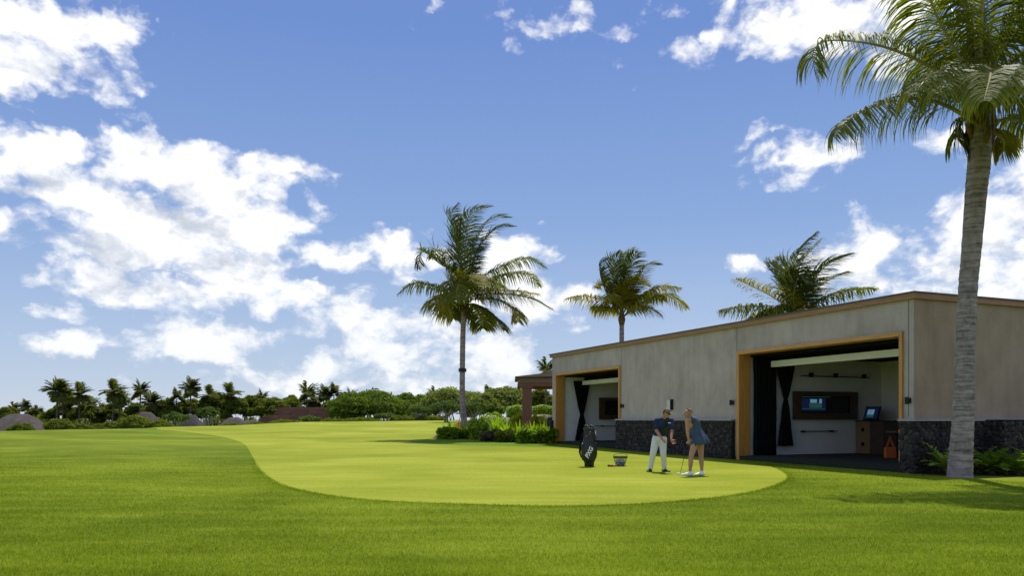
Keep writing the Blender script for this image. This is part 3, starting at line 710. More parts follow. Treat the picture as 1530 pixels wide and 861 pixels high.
def trunk_obj(pts, rad, mat_, parent, rings=True, n=14, name='trunk'):
    C = catmull(pts, 90 if rings else 14); rr = np.interp(np.linspace(0, 1, len(C)), np.linspace(0, 1, len(rad)), rad)
    if rings: rr = rr*(1+.022*np.where(np.arange(len(C)) % 2 == 0, 1, -1)+rng.normal(0, .008, len(C)))
    return MB().tube(C, list(rr), n).build(name, mat_, parent, True)

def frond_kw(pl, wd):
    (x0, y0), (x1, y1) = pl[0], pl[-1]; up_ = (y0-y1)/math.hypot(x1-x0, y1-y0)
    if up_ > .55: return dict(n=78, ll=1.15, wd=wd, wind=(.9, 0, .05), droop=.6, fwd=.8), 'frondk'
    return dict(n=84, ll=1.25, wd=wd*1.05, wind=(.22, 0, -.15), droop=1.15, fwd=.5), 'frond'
# hero palm -------------------------------------------------
YH = 18.6
hb = G(1434, 712); hb.y = YH; hb = Vector(((1434-CX)/F*YH, YH, TZ((1434-CX)/F*YH, YH)))
hero = empty('coconut_palm', hb, 'tall big coconut palm with a thick grey trunk in front of the tan side wall', 'palm tree', rz=0)
def T3(lst, Y0, dys=None):
    n = len(lst); dys = dys if dys is not None else [0]*n
    return [tuple(P(x, y, Y0+dy)) for (x, y), dy in zip(lst, dys)]
trunk_obj([tuple(hb+Vector((0,0,-.1)))]+T3([(1435,690),(1438,643),(1441,580),(1442,520),(1447,420),(1450,390),(1459,280),(1463,241),(1466,160)], YH), [.285,.262,.238,.218,.205,.203,.205,.235,.245,.22], M['bark'], hero, n=20)
m = MB()
for k in range(26):     # fibre and old leaf bases below the crown
    a = k*2.4; z = k/26; c = Vector(P(1464, 215-z*150, YH)); q = Vector((math.cos(a), math.sin(a), 0))
    m.tube([c+q*.20+Vector((0,0,-.25)), c+q*(.27+.04*z), c+q*(.24)+Vector((0,0,.45))], [.05,.085,.03], 6)
m.build('leaf_bases', M['fiber'], hero, True)
HF = [  # control points in photo pixels (read as places at the palm's distance), depth offsets, leaflet len, material
 ([(1462,160),(1405,108),(1330,72),(1262,60),(1226,64),(1214,84),(1222,108)], [0,-.1,-.3,-.5,-.6,-.7,-.7], .95, 'f', (.35,-.1,-.3)),
 ([(1460,185),(1415,158),(1370,147),(1310,157),(1266,180),(1246,204)], [-.1,-.4,-.8,-1.1,-1.3,-1.5], .85, 'f', (.75,0,-.1)),
 ([(1462,150),(1438,95),(1405,35),(1383,-15),(1360,-60)], [0,-.2,-.5,-.8,-1.1], .95, 'f', (.1,0,-.3)),
 ([(1462,140),(1455,70),(1440,0),(1425,-80),(1400,-150)], [0,.3,.5,.7,.8], .9, 'f', (.2,0,-.1)),
 ([(1466,130),(1466,60),(1470,-20),(1480,-110)], [0,-.3,-.6,-.9], .95, 'f', (.3,0,0)),
 ([(1466,130),(1478,50),(1500,-30),(1540,-100)], [0,.4,.9,1.3], .95, 'f', (.3,0,0)),
 ([(1466,140),(1500,65),(1545,0),(1610,-50)], [0,-.3,-.7,-1], .95, 'f', (.3,0,-.2)),
 ([(1466,150),(1510,95),(1570,55),(1650,40)], [0,.3,.6,.9], .95, 'f', (.4,0,-.2)),
 ([(1466,160),(1515,120),(1580,100),(1660,120)], [0,.7,1.2,1.6], .95, 'f', (.4,0,-.3)),
 ([(1462,175),(1441,114),(1490,113),(1550,130),(1620,170),(1660,230)], [-.2,-1.0,-1.4,-1.7,-1.9,-2.0], .85, 'y', (.25,0,-.6)),
 ([(1466,170),(1510,150),(1560,170),(1600,220)], [-.1,-.8,-1.6,-2.3], .9, 'f', (.4,0,-.4)),
 ([(1462,185),(1440,178),(1432,205),(1452,235)], [0,.3,.3,.1], .45, 'f', (.4,0,-.6)),
 ([(1466,190),(1496,205),(1500,222),(1492,236)], [0,.4,.6,.7], .40, 'y', (.3,0,-.5)),
 ([(1466,185),(1520,178),(1560,195),(1590,240)], [0,.8,1.3,1.6], .7, 'f', (.3,0,-.5)),
 ([(1462,170),(1450,130),(1430,110),(1400,140)], [0,-1.0,-2.0,-3.0], .9, 'f', (.3,0,-.5)),
 ([(1466,170),(1490,130),(1510,110),(1530,130)], [0,-1.2,-2.4,-3.6], .9, 'f', (.4,0,-.5)),
 ([(1464,150),(1430,100),(1400,90),(1370,110)], [0,1.0,2.0,2.8], .9, 'f', (.4,0,-.3)),
 ([(1464,140),(1440,60),(1425,20),(1415,0)], [0,1.2,2.3,3.2], .9, 'f', (.4,0,-.2)),
 ([(1464,165),(1470,120),(1480,110),(1470,150)], [0,-1.4,-2.8,-4.0], .95, 'f', (.2,-.2,-.4)),  # added fronds leaning toward the camera, to throw shadow on the lawn
 ([(1466,165),(1500,140),(1540,140),(1580,175)], [0,-1.0,-2.2,-3.3], .95, 'f', (.4,0,-.4)),
 ([(1462,160),(1430,120),(1395,110),(1365,140)], [0,-.9,-1.8,-2.6], .9, 'f', (.3,0,-.4)),
 ([(1466,140),(1510,60),(1560,30),(1600,40)], [0,1.2,2.3,3.0], .9, 'f', (.4,0,-.2)),
]
for k, (pl, dy, ll, mk, wn) in enumerate(HF):
    frond_obj('frond', T3(pl, YH, dy), [M['frond'] if mk == 'f' else M['frondy'], M['rachis']], hero, n=104 if abs(dy[-1]) < 2.5 else 64, ll=ll*1.3, wd=.038 if abs(dy[-1]) < 2.5 else .030, wind=wn, seed=k+11, r0=.055, start=.16, seg=5)
m = MB(); m.tube([P(1462,175,YH-.2), P(1425,134,YH-.5), P(1395,132,YH-.7), P(1372,136,YH-.8)], [.04,.06,.07,.01], 8); m.build('flower_spathe', M['fiber'], hero, True)
# the shoot in the middle
MB().tube([P(1465,140,YH), P(1466,60,YH), P(1468,-30,YH-.2)], [.16,.10,.03], 10).build('crown_shaft', M['fiber'], hero, True)

def Z7(x, y): return (580+x*.302, 280+y*.302)
def Z8(x, y): return (1060+x*.5575, y*.5575)
# mid palm -------------------------------------------------
YM = 44.0
mb0 = G(697, 655); YM = mb0.y
mid = empty('coconut_palm', mb0, 'slender leaning palm rising from the planting bed left of the building, crown whole against clouds', 'palm tree')
trunk_obj([tuple(mb0+Vector((.12,0,-.1)))]+T3([(695,640),(691,600),(691,540),(692,490),(694,458)], YM), [.30,.19,.16,.155,.15,.15], M['bark'], mid)
MB().tube(T3([(691,551),(691,556)], YM), .23, 14).build('trunk_band', M['blackm'], mid)
mbb = MB()
for k in range(14):
    a = k*2.4; c = Vector(P(694, 472-k*1.6, YM)); q = Vector((math.cos(a), math.sin(a), 0)); mbb.tube([c+q*.12+Vector((0,0,-.2)), c+q*.2, c+q*.25+Vector((0,0,.4))], [.05,.08,.03], 5)
mbb.build('leaf_bases', M['fiber'], mid, True)
MF = [([(370,570),(360,430),(328,250),(308,150),(345,85)],-.3,'f'),([(375,560),(378,420),(385,250),(412,130),(510,95)],-.6,'f'),([(378,560),(400,440),(450,300),(535,205),(620,195)],.3,'f'),
 ([(375,560),(395,420),(430,280),(500,160),(600,150)],.9,'f'),([(370,560),(340,440),(250,375),(170,320),(150,400)],.3,'f'),([(372,570),(330,480),(270,350),(245,310),(215,350)],1.2,'f'),
 ([(365,580),(320,520),(230,492),(130,478),(48,530)],-.5,'f'),([(365,585),(330,550),(275,535),(240,565),(270,635)],-.9,'y'),([(368,590),(330,575),(305,590),(322,650)],.6,'f'),
 ([(378,560),(440,465),(560,395),(680,355),(780,400)],.2,'f'),([(378,565),(450,490),(560,440),(680,432),(745,490)],.9,'f'),([(378,570),(420,525),(540,512),(650,518),(745,530)],-1.3,'y'),
 ([(380,575),(420,540),(560,530),(700,550),(812,605)],-.4,'f'),([(378,580),(410,580),(470,610),(540,660),(575,708)],-.5,'f'),([(380,578),(430,555),(540,560),(620,610),(642,668)],-1.0,'y'),
 ([(372,565),(350,480),(395,438),(450,490)],-2.0,'y'),([(372,565),(360,500),(345,470),(335,560)],-1.6,'f'),([(378,565),(420,500),(480,470),(560,500)],2.2,'f'),([(370,560),(360,400),(350,200),(390,120)],1.2,'f'),([(378,570),(430,600),(460,650),(470,700)],1.2,'f')]
for k, (pl, d, mk) in enumerate(MF):
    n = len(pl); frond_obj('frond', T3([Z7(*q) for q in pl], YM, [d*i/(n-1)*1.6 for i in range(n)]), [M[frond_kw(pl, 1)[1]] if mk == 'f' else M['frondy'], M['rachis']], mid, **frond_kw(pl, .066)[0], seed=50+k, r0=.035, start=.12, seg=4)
# two palms behind the roof --------------------------------
def tall(px, py, Y, zpts, label, seed, zf, ctr, mk):
    x = (px-CX)/F*Y; z0 = TZ(x, Y); t = empty('coconut_palm', (x, Y, z0), label, 'palm tree')
    c = P(*ctr, Y); trunk_obj([(x+.3, Y, z0-.1), (x+.1, Y, z0+2.5), ((x+c.x)/2, Y, (z0+c.z)/2), tuple(c)], [.26,.18,.16,.15], M['bark'], t)
    MB().tube([c+Vector((0,0,-.35)), c, c+Vector((0,0,.9))], [.16,.24,.05], 10).build('crown_shaft', M['fiber'], t, True)
    for k, pl in enumerate(zpts):
        d = ((k*7) % 5-2)*.8; n = len(pl)
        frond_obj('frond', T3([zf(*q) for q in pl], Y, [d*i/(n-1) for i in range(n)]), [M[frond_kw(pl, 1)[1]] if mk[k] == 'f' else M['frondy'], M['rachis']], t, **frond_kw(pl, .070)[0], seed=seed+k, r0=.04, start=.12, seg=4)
tall(929, 0, 52, [[(1155,640),(1110,580),(1050,556),(960,540),(878,552)],[(1150,640),(1110,580),(1058,470),(1048,385),(1090,352)],[(1155,620),(1135,520),(1135,430),(1170,340),(1212,297)],[(1160,620),(1130,480),(1118,380),(1145,320)],
 [(1165,620),(1200,540),(1240,450),(1280,385),(1338,385)],[(1160,620),(1175,500),(1195,420),(1215,340),(1238,318)],[(1165,640),(1240,550),(1340,495),(1445,500)],[(1165,640),(1260,575),(1370,535),(1475,600)],[(1165,640),(1220,595),(1290,600),(1345,630)],
 [(1155,630),(1120,540),(1070,490),(1028,495)],[(1160,630),(1180,520),(1230,462),(1268,485)],[(1155,640),(1120,610),(1060,600),(1010,590)],[(1160,630),(1210,560),(1290,530),(1360,560)],[(1155,630),(1140,560),(1110,520),(1100,560)]],
 'small palm behind the roof above the grey wall with its short trunk showing', 100, Z7, (929,478), 'yfffffyyyyyyfy')
tall(1190, 0, 40, [[(232,870),(200,820),(150,785),(70,748)],[(230,870),(180,835),(120,822),(28,832)],[(230,860),(205,790),(182,735),(188,688)],[(235,860),(220,780),(222,720),(245,670),(285,625)],[(238,860),(230,760),(250,700),(300,640)],[(240,860),(265,780),(310,715),(378,682)],
 [(240,865),(290,810),(360,782),(447,775)],[(240,860),(275,790),(320,750),(362,730)],[(238,870),(280,850),(340,840),(400,860)],[(235,870),(190,850),(130,850),(80,870)],[(236,860),(225,800),(240,740),(262,760)],[(236,860),(200,830),(160,830),(130,850)]],
 'palm partly hidden by the roof above the right-hand bay, only its fronds showing', 140, Z8, (1193,470), 'yffffffffyff')

# far palms -------------------------------------------------
def far_palm(seed, hgt, rad=3.6, wind=.6, nf=30, nl=26, lean=.3):
    g = np.random.default_rng(seed); t = bpy.data.objects.new('coconut_palm', None); COL.objects.link(t)
    top = np.array([lean*hgt*.12, 0, hgt]); pts = [(0,0,-.3), (lean*.1, 0, hgt*.35), (lean*hgt*.05, 0, hgt*.7), tuple(top)]
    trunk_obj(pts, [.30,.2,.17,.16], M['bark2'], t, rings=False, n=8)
    VA, FA = [], []; off = 0
    for k in range(nf):
        a = k*2.399; e = R(-30+112*((k*7+3) % nf)/nf); r = rad*(.75+.4*g.random()); d = np.array([math.cos(a)*math.cos(e), math.sin(a)*math.cos(e), math.sin(e)])
        pts = []; p = top.copy(); v = d.copy()
        for q in range(6):
            pts.append(tuple(p)); p = p+v*r/5; v = v+np.array([wind*.10, 0, -.17]); v /= np.linalg.norm(v)
        v1, f1, v2, f2 = frond_geo(pts, n=nl, ll=1.1, wd=.22, wind=(wind*.6, 0, -.1), seed=seed*50+k, r0=.05, start=.1, seg=2)
        VA.append(v2); FA.append(f2+off); off += len(v2)
    me = npmesh('crown', np.concatenate(VA), np.concatenate(FA)); link('crown', me, M['frondfar'], t)
    return t
protos = [far_palm(1, 11, 3.5, .8), far_palm(2, 13, 3.2, .4), far_palm(3, 9, 3.3, .9, lean=.8), far_palm(4, 12, 3.7, .6, nf=36)]
used_p = [False]*4
def put_palm(px, ytop, Y, v, label, group='palms along the far side of the course', s=None):
    x = (px-CX)/F*Y; z0 = max(TZ(x, Y), -2.6); ztop = P(px, ytop, Y).z; h = (11, 13, 9, 12)[v]+2.6
    k = (ztop-z0)/h
    src = protos[v]
    if not used_p[v]: used_p[v] = True; o = src; kids = []
    else:
        o = src.copy(); COL.objects.link(o)
        for ch_ in src.children: c = ch_.copy(); c.parent = o; c.matrix_parent_inverse = ch_.matrix_parent_inverse; COL.objects.link(c)
    o.location = (x, Y, z0); sx = s or k; o.scale = ((k+sx)/2, (k+sx)/2, k); o.rotation_euler.z = random.uniform(-1.0, .9)
    tag(o, label, 'palm tree', group); return o
FP = [(18,603,190,2,'small palm at the left edge of the photo beside the biggest thatched roof'),(37,599,180,1,'thin palm standing alone above the largest thatched roof'),(52,608,190,2,'low palm just right of the thin lone palm over the thatched roof'),
 (85,569,140,0,'tallest palm of the left group with two crowns close together'),(93,577,150,3,'palm crown right against the tallest one of the left group'),(118,577,145,3,'second tall palm of the left group, bushy crown bent right'),(100,600,160,2,'low palm under the tallest palm of the left group'),
 (168,573,140,3,'bushy palm over the middle of the left tree line, fronds blown right'),(178,585,150,0,'palm leaning against the bushy one in the left tree line'),(208,571,140,1,'upright tall palm with narrow crown right of the bushy pair'),(225,588,150,2,'palm sagging right of the upright narrow-crowned palm'),
 (150,604,160,2,'dark short palm between the two left groups'),(197,604,160,0,'short palm at the foot of the upright narrow-crowned palm'),(262,583,150,1,'feathery palm left of the open star-crowned palm'),(284,567,145,1,'open star-crowned palm highest above the middle tree line'),(250,598,150,2,'short palm before the broad trees of the left tree line'),
 (312,581,150,3,'palm crown rising just right of the star-crowned palm'),(342,578,140,3,'olive palm with wide crown over the thatched roofs'),(390,585,150,1,'thin palm top poking above the flat dark trees'),
 (457,575,150,0,'blown palm standing over the left of the red roof'),(466,588,160,3,'palm close behind the blown one over the red roof'),(483,578,160,1,'thin double palm above the red roof, its left one'),(497,576,160,1,'thin double palm above the red roof, its right one'),(522,583,160,1,'small thin palm just left of the great dark dome tree'),(514,590,165,2,'low palm squeezed between the red roof and the dome tree'),
 (440,598,150,2,'low palm left of the red roof beside the flat trees'),(648,582,190,0,'tiny palm above the trees left of the slender leaning palm'),(727,579,210,1,'palm tip barely above the pale dome trees'),
 (815,540,75,0,'palm behind the pergola roof with a thin pale trunk'),(135,596,150,0,'palm in the gap between the second tall palm and the bushy one'),(235,606,150,3,'palm low in the tree line over the second thatched roof'),(300,602,150,0,'dark palm filling the tree line under the star-crowned one'),(372,600,150,2,'low palm beside the flat dark trees')]
for q in FP: put_palm(*q)

# broad trees ------------------------------------------------
def leaves_np(cent, nrm, size, g, asp=.6, jit=.7, n=None):
    """leaf-shaped quads at given points, loosely following the normals"""
    n = len(cent); nn = nrm+g.normal(0, jit, (n, 3)); nn /= np.linalg.norm(nn, axis=1)[:, None]
    r = g.normal(0, 1, (n, 3)); a = np.cross(nn, r); a /= np.linalg.norm(a, axis=1)[:, None]; b = np.cross(nn, a)
    s = (size*(.6+.8*g.random(n)))[:, None]; fold = nn*s*.18
    v = np.stack([cent-a*s, cent-b*s*asp*.5+fold, cent+a*s, cent+b*s*asp*.5+fold], 1)
    return v.reshape(-1, 3), np.arange(4*n).reshape(-1, 4)
def lobes_pts(lobes, n, g, shell=.35):
    L = np.array([(*l[0], *l[1]) for l in lobes], float); wgt = (L[:,3]*L[:,5]+L[:,4]*L[:,3]); wgt /= wgt.sum()
    i = g.choice(len(L), n, p=wgt); d = g.normal(0, 1, (n, 3)); d /= np.linalg.norm(d, axis=1)[:, None]
    d[:,2] = np.where(d[:,2] < -.25, -d[:,2], d[:,2])
    rr = 1-shell*g.random(n)**1.6; bump = 1+.10*np.sin(d[:,0]*9+i)*np.sin(d[:,1]*8+2*i)+.08*np.sin(d[:,2]*13+i)
    p = L[i,:3]+d*L[i,3:6]*(rr*bump)[:, None]; nn = d/L[i,3:6]; nn /= np.linalg.norm(nn, axis=1)[:, None]
    return p, nn
def broad(name, px, ytop, wpx, Y, label, mt, cat, seed, n=9000, leaf=.22, flat=.55, base=None, group=None, trunks=3, nl=16, tm='bark2', crownname='crown', fill=1.0):
    g = np.random.default_rng(seed); x = (px-CX)/F*Y; z0 = TZ(x, Y) if base is None else base
    o = empty(name, (x, Y, z0), label, cat, group); Rw = wpx/F*Y/2; ht = P(px, ytop, Y).z-z0
    cb = ht*(1-flat)      # crown base height
    lobes = []
    for k in range(nl):
        a = k*2.399; rr = math.sqrt((k+.5)/nl)*.80; cx_, cy_ = rr*math.cos(a)*Rw, rr*math.sin(a)*Rw*.8
        lz = cb+(ht-cb)*(.72*math.sqrt(max(0, 1-rr*rr*fill))+.02+.10*g.random()); sr = Rw*(.27+.13*g.random())
        lobes.append(((x+cx_, Y+cy_, z0+lz-(ht-cb)*.18), (sr, sr, min(sr*.62, (ht-cb)*.42))))
    p, nn = lobes_pts(lobes, n, g)
    zt_ = np.percentile(p[:,2], 99.5); zb_ = z0+cb; p[:,2] = np.where(p[:,2] > zb_, zb_+(p[:,2]-zb_)*(z0+ht-zb_)/(zt_-zb_), p[:,2]); p[:,2] = np.maximum(p[:,2], z0+.02)
    v, f = leaves_np(p, nn, np.full(n, leaf), g)
    link(crownname, npmesh(crownname, v, f), mt, o)
    m = MB()
    for k in range(trunks):
        a = k*2.4+g.random(); bx, by = x+math.cos(a)*Rw*.10, Y+math.sin(a)*Rw*.1
        e = lobes[(k*3+1) % nl][0]; m.tube([(bx, by, z0-.2), (bx+(e[0]-bx)*.25, by+(e[1]-by)*.3, z0+cb*.6), e], [.05*ht*.6+.03, .03*ht*.6+.02, .03], 7)
        for q in range(2):
            e2 = lobes[(k*5+q*2+3) % nl][0]; m.tube([(bx+(e[0]-bx)*.25, by+(e[1]-by)*.3, z0+cb*.6), ((bx+e2[0])/2, (by+e2[1])/2, z0+cb*.95), e2], [.03*ht*.5+.02, .05, .02], 6)
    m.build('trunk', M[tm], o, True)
    return o
broad('monkeypod_tree', 553, 586, 122, 112, 'great dark green dome-shaped tree right of the red roof', M['leafdome'], 'tree', 1, n=26000, leaf=.26, flat=.86, base=-1.2, nl=36, fill=1)
broad('monkeypod_tree', 608, 590, 78, 130, 'dark spreading tree behind the right shoulder of the dome tree', M['leafdome'], 'tree', 2, n=12000, leaf=.28, flat=.8, base=-1.5, nl=22)
broad('monkeypod_tree', 680, 583, 120, 108, 'pale green domed tree behind the slender leaning palm', M['leafl'], 'tree', 3, n=22000, leaf=.26, flat=.85, base=-1, nl=32)
broad('monkeypod_tree', 752, 581, 92, 118, 'greyish green domed tree left of the pergola', M['leafl'], 'tree', 4, n=16000, leaf=.27, flat=.85, base=-1, nl=26)
broad('monkeypod_tree', 722, 590, 60, 100, 'lower pale green tree between the two light domed trees', M['leafl'], 'tree', 5, n=9000, leaf=.24, flat=.85, base=-.8, nl=18)
broad('broad_tree', 806, 583, 70, 95, 'dark tree seen under the pergola roof', M['leafd'], 'tree', 6, n=9000, leaf=.25, flat=.85, base=-.6, nl=18)
BT = [(405,596,62,140,'flat-crowned dark tree of the middle tree line with thin trunks, the widest'),(437,597,40,145,'flat-crowned dark tree beside the red roof'),(375,592,50,150,'dark rounded tree left of the widest flat-crowned tree'),(322,590,56,150,'dense dark tree behind the star-crowned palm'),
 (355,596,44,140,'dark leafy tree under the wide olive palm'),(430,592,40,165,'distant dark tree rising over the flat-crowned pair'),(245,600,50,150,'dark tree in the left tree line by the upright palm'),(130,603,50,155,'dark tree under the second tall palm'),(165,604,44,155,'dark tree under the bushy palm'),(90,606,46,160,'dark tree at the foot of the left palm group'),
 (205,604,46,160,'dark tree under the upright narrow-crowned palm'),(285,598,50,155,'dark tree under the open star-crowned palm'),(10,610,40,185,'dark tree at the left edge of the photo'),(52,611,34,190,'small dark tree above the largest thatched roof'),(500,598,44,150,'dark tree behind the right end of the red roof'),(470,602,30,160,'small dark tree just over the red roof')]
for k, (px, yt, wp, Y, la) in enumerate(BT):
    broad('broad_tree', px, yt, wp, Y, la, M['leafd'], 'tree', 20+k, n=7500, leaf=.32, flat=.84, base=-2.6, nl=14, trunks=4, group='dark broad trees of the far tree line')

# shrubs on the far edge of the lawn
SH = [(30,634,42,70,'leafd','low bush in front of the biggest thatched roof'),(86,627,46,80,'leafd','dark bush right of the biggest thatched roof'),(200,622,60,90,'leafd','wide dark bush under the upright palm'),(160,632,40,90,'leafd','low dark bush under the bushy palm'),
 (235,629,46,85,'leafd','dark bush left of the first white-flowering tree'),(262,617,44,88,'leafp','green plumeria bush with pale stems before the thatched roofs'),(310,609,36,80,'leafp','round plumeria tree with a forked trunk on the lawn edge'),(350,634,44,84,'leafd','low bush under the small thatched roofs'),(385,632,50,90,'leafd','low dark bush right of the small thatched roofs'),
 (425,628,60,95,'leafd','low bush before the red roof, its left one'),(462,622,40,98,'leafp','greener bush before the red roof'),(495,626,46,98,'leafd','low bush between the red roof and the dome tree'),(120,634,40,85,'leafd','low bush between the left palm groups'),
 (600,622,40,98,'leafd','low hedge bush before the dark spreading tree'),(540,625,60,98,'leafd','hedge bush at the foot of the dome tree'),(626,607,38,92,'leafp','rounded light plumeria right of the dome tree'),(668,600,50,80,'leafp','plumeria with pale grey stems left of the leaning palm'),(708,602,46,80,'leafp','plumeria with pale grey stems right of the leaning palm'),
 (645,622,50,92,'leafd','dark low hedge behind the green left of the leaning palm'),(575,618,34,100,'leafp','small light bush under the dome tree')]
for k, (px, yt, wp, Y, mk, la) in enumerate(SH):
    x = (px-CX)/F*Y
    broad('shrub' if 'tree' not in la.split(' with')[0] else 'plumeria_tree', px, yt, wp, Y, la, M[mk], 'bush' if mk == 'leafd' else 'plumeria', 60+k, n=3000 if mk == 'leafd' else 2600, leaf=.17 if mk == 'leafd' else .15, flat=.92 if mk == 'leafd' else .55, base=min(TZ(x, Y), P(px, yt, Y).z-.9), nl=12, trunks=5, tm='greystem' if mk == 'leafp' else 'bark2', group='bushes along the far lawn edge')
# undergrowth beneath the far tree line: one mass nobody could count
g = np.random.default_rng(77); n = 26000; Y_ = g.uniform(158, 176, n); pxs = g.uniform(50, 640, n); x = (pxs-CX)/F*Y_
tp_ = 624+5*np.sin(pxs*.09)+4*np.sin(pxs*.23+1)+3*np.sin(pxs*.51); zt_ = H-(tp_-HZ)/F*Y_; z = -2.6+(zt_+2.6)*g.random(n)**.7
v, f = leaves_np(np.stack([x, Y_, z], 1), np.tile([0, -.5, .8], (n, 1)), np.full(n, .36), g); tag(link('undergrowth', npmesh('undergrowth', v, f), M['leafd']), 'dark green undergrowth beneath the far tree line', 'undergrowth', kind='stuff')
# thatched roofs
def hut(px, ytop, wpx, Y, label, depth=1., rm='thatch', wall='hutwall', group='thatched houses beyond the lawn', ridge=.30, eave=638):
    x = (px-CX)/F*Y; hw = wpx/F*Y/2; zt = P(px, ytop, Y).z; ze = P(px, eave, Y).z
    o = empty('thatched_house' if rm == 'thatch' else 'red_roofed_house', (x, Y+hw, -2.6), label, 'house', group); m = MB(); hd = hw*depth; c = (x, Y)
    rows = []
    for t in np.linspace(0, 1, 7):
        k = 1-t*(1-ridge) ; z = ze+(zt-ze)*(1-(1-t)**1.25); kk = 1-t*(1-.02)
        q = []
        for j in range(32):
            a = 2*math.pi*j/32; ex = np.sign(math.cos(a))*abs(math.cos(a))**.6; ey = np.sign(math.sin(a))*abs(math.sin(a))**.6
            q.append((c[0]+ex*hw*k, c[1]+ey*hd*kk, z))
        rows += q
    fs = [(r*32+j, r*32+(j+1) % 32, r*32+32+(j+1) % 32, r*32+32+j) for r in range(6) for j in range(32)]+[tuple(range(31, -1, -1)), tuple(range(192, 224))]
    m.add(rows, fs).build('roof', M[rm], o)
    MB().box(c[0]-hw*.8, c[0]+hw*.8, c[1]-hd*.8, c[1]+hd*.8, -2.7, ze).build('wall', M[wall], o)
hut(28, 619, 86, 105, 'largest thatched roof at the left edge of the lawn', eave=646)
hut(218, 616, 46, 130, 'small thatched roof behind the wide dark bush'); hut(287, 620, 30, 135, 'small thatched roof tip left of the round plumeria'); hut(350, 624, 44, 125, 'low thatched roof right of the round plumeria'); hut(375, 628, 40, 120, 'lowest thatched roof beside the low bushes'); hut(168, 630, 40, 130, 'thatched roof almost hidden behind the left palms')
hut(452, 609, 92, 118, 'long dark red roofed house left of the dome tree', .6, 'redroof', 'redroof', 'red roofed houses', .72, 627)
hut(425, 621, 80, 112, 'lower dark red roof in front of the long red roofed house', .5, 'redroof', 'redroof', 'red roofed houses', .7, 634)
# bright hedge and far garden
def hedge(px0, px1, yt, yb, Y, label, mt, seed, n=6000, leaf=.1, dpt=1.2):
    g = np.random.default_rng(seed); x0 = (px0-CX)/F*Y; x1 = (px1-CX)/F*Y; z1 = P(0, yt, Y).z; z0 = min(P(0, yb, Y).z, TZ((x0+x1)/2, Y))
    o = empty('hedge', ((x0+x1)/2, Y, z0), label, 'hedge')
    p = np.stack([g.uniform(x0, x1, n), Y+g.uniform(0, dpt, n), z0+(z1-z0)*g.random(n)**.6], 1); p[:,2] += .08*np.sin(p[:,0]*3)
    nn = np.tile([0, -.6, .8], (n, 1)); v, f = leaves_np(p, nn, np.full(n, leaf), g); link('foliage', npmesh('foliage', v, f), mt, o)
    m = MB()
    for k in range(10):
        xx = x0+(x1-x0)*(k+.5)/10; m.tube([(xx, Y+dpt/2, z0-.3), (xx+.1, Y+dpt/2, z1-.1)], [.04,.015], 6)
    m.build('stem', M['bark2'], o)
hedge(757, 835, 607, 621, 66, 'bright yellow-green clipped hedge seen on both sides of the pergola column', M['leafh'], 5, 9000, .11, 1.5)
# ---------- planting bed ----------
bp = cr([tuple(G(*p)[:2]) for p in [(646,656),(690,656.5),(740,659.5),(800,663.5),(829,662.5)]], 4, False)
bedY = 47
back = [((829-CX)/F*58, 58), ((700-CX)/F*60, 60), ((655-CX)/F*54, 54)]
drape('planting_bed', [tuple(q) for q in bp]+back, M['soil'], .010)
def bush(px, yb, yt, wpx, label, mk, seed, n=1600, leaf=.10, cat='bush', group='shrubs of the bed beside the building', name='shrub', asp=.6, Y=None, nl=15, flat=.95):
    g0 = G(px, yb); Y = Y or g0.y; x = (px-CX)/F*Y; z0 = TZ(x, Y); g = np.random.default_rng(seed); ht = P(px, yt, Y).z-z0; Rw = wpx/F*Y/2
    o = empty(name, (x, Y, z0), label, cat, group); lobes = []
    for k in range(nl):
        a = k*2.399; rr = math.sqrt((k+.3)/nl)*.75; sr = Rw*(.17+.20*g.random())
        lobes.append(((x+rr*math.cos(a)*Rw, Y+rr*math.sin(a)*Rw*.8, z0+ht*(.10+.2*g.random()+.5*math.sqrt(1-rr*rr)*(.6+.5*g.random()))), (sr*1.1, sr*1.1, ht*.30)))
    p, nn = lobes_pts(lobes, n, g, .8); p[:,2] = np.clip(p[:,2], z0+.02, z0+ht*1.05)
    k_ = g.random(n) < .3; p[k_,2] = z0+(p[k_,2]-z0)*g.random(k_.sum()); v, f = leaves_np(p, nn, np.full(n, leaf*1.15), g, asp); link('foliage', npmesh('foliage', v, f), M[mk], o)
    m = MB()
    for k in range(7):
        e = lobes[k % nl][0]; m.tube([(x, Y, z0-.1), ((x+e[0])/2+.02, (Y+e[1])/2, z0+ht*.3), e], [.03,.02,.008], 6)
    m.build('stem', M['bark2'], o); return o
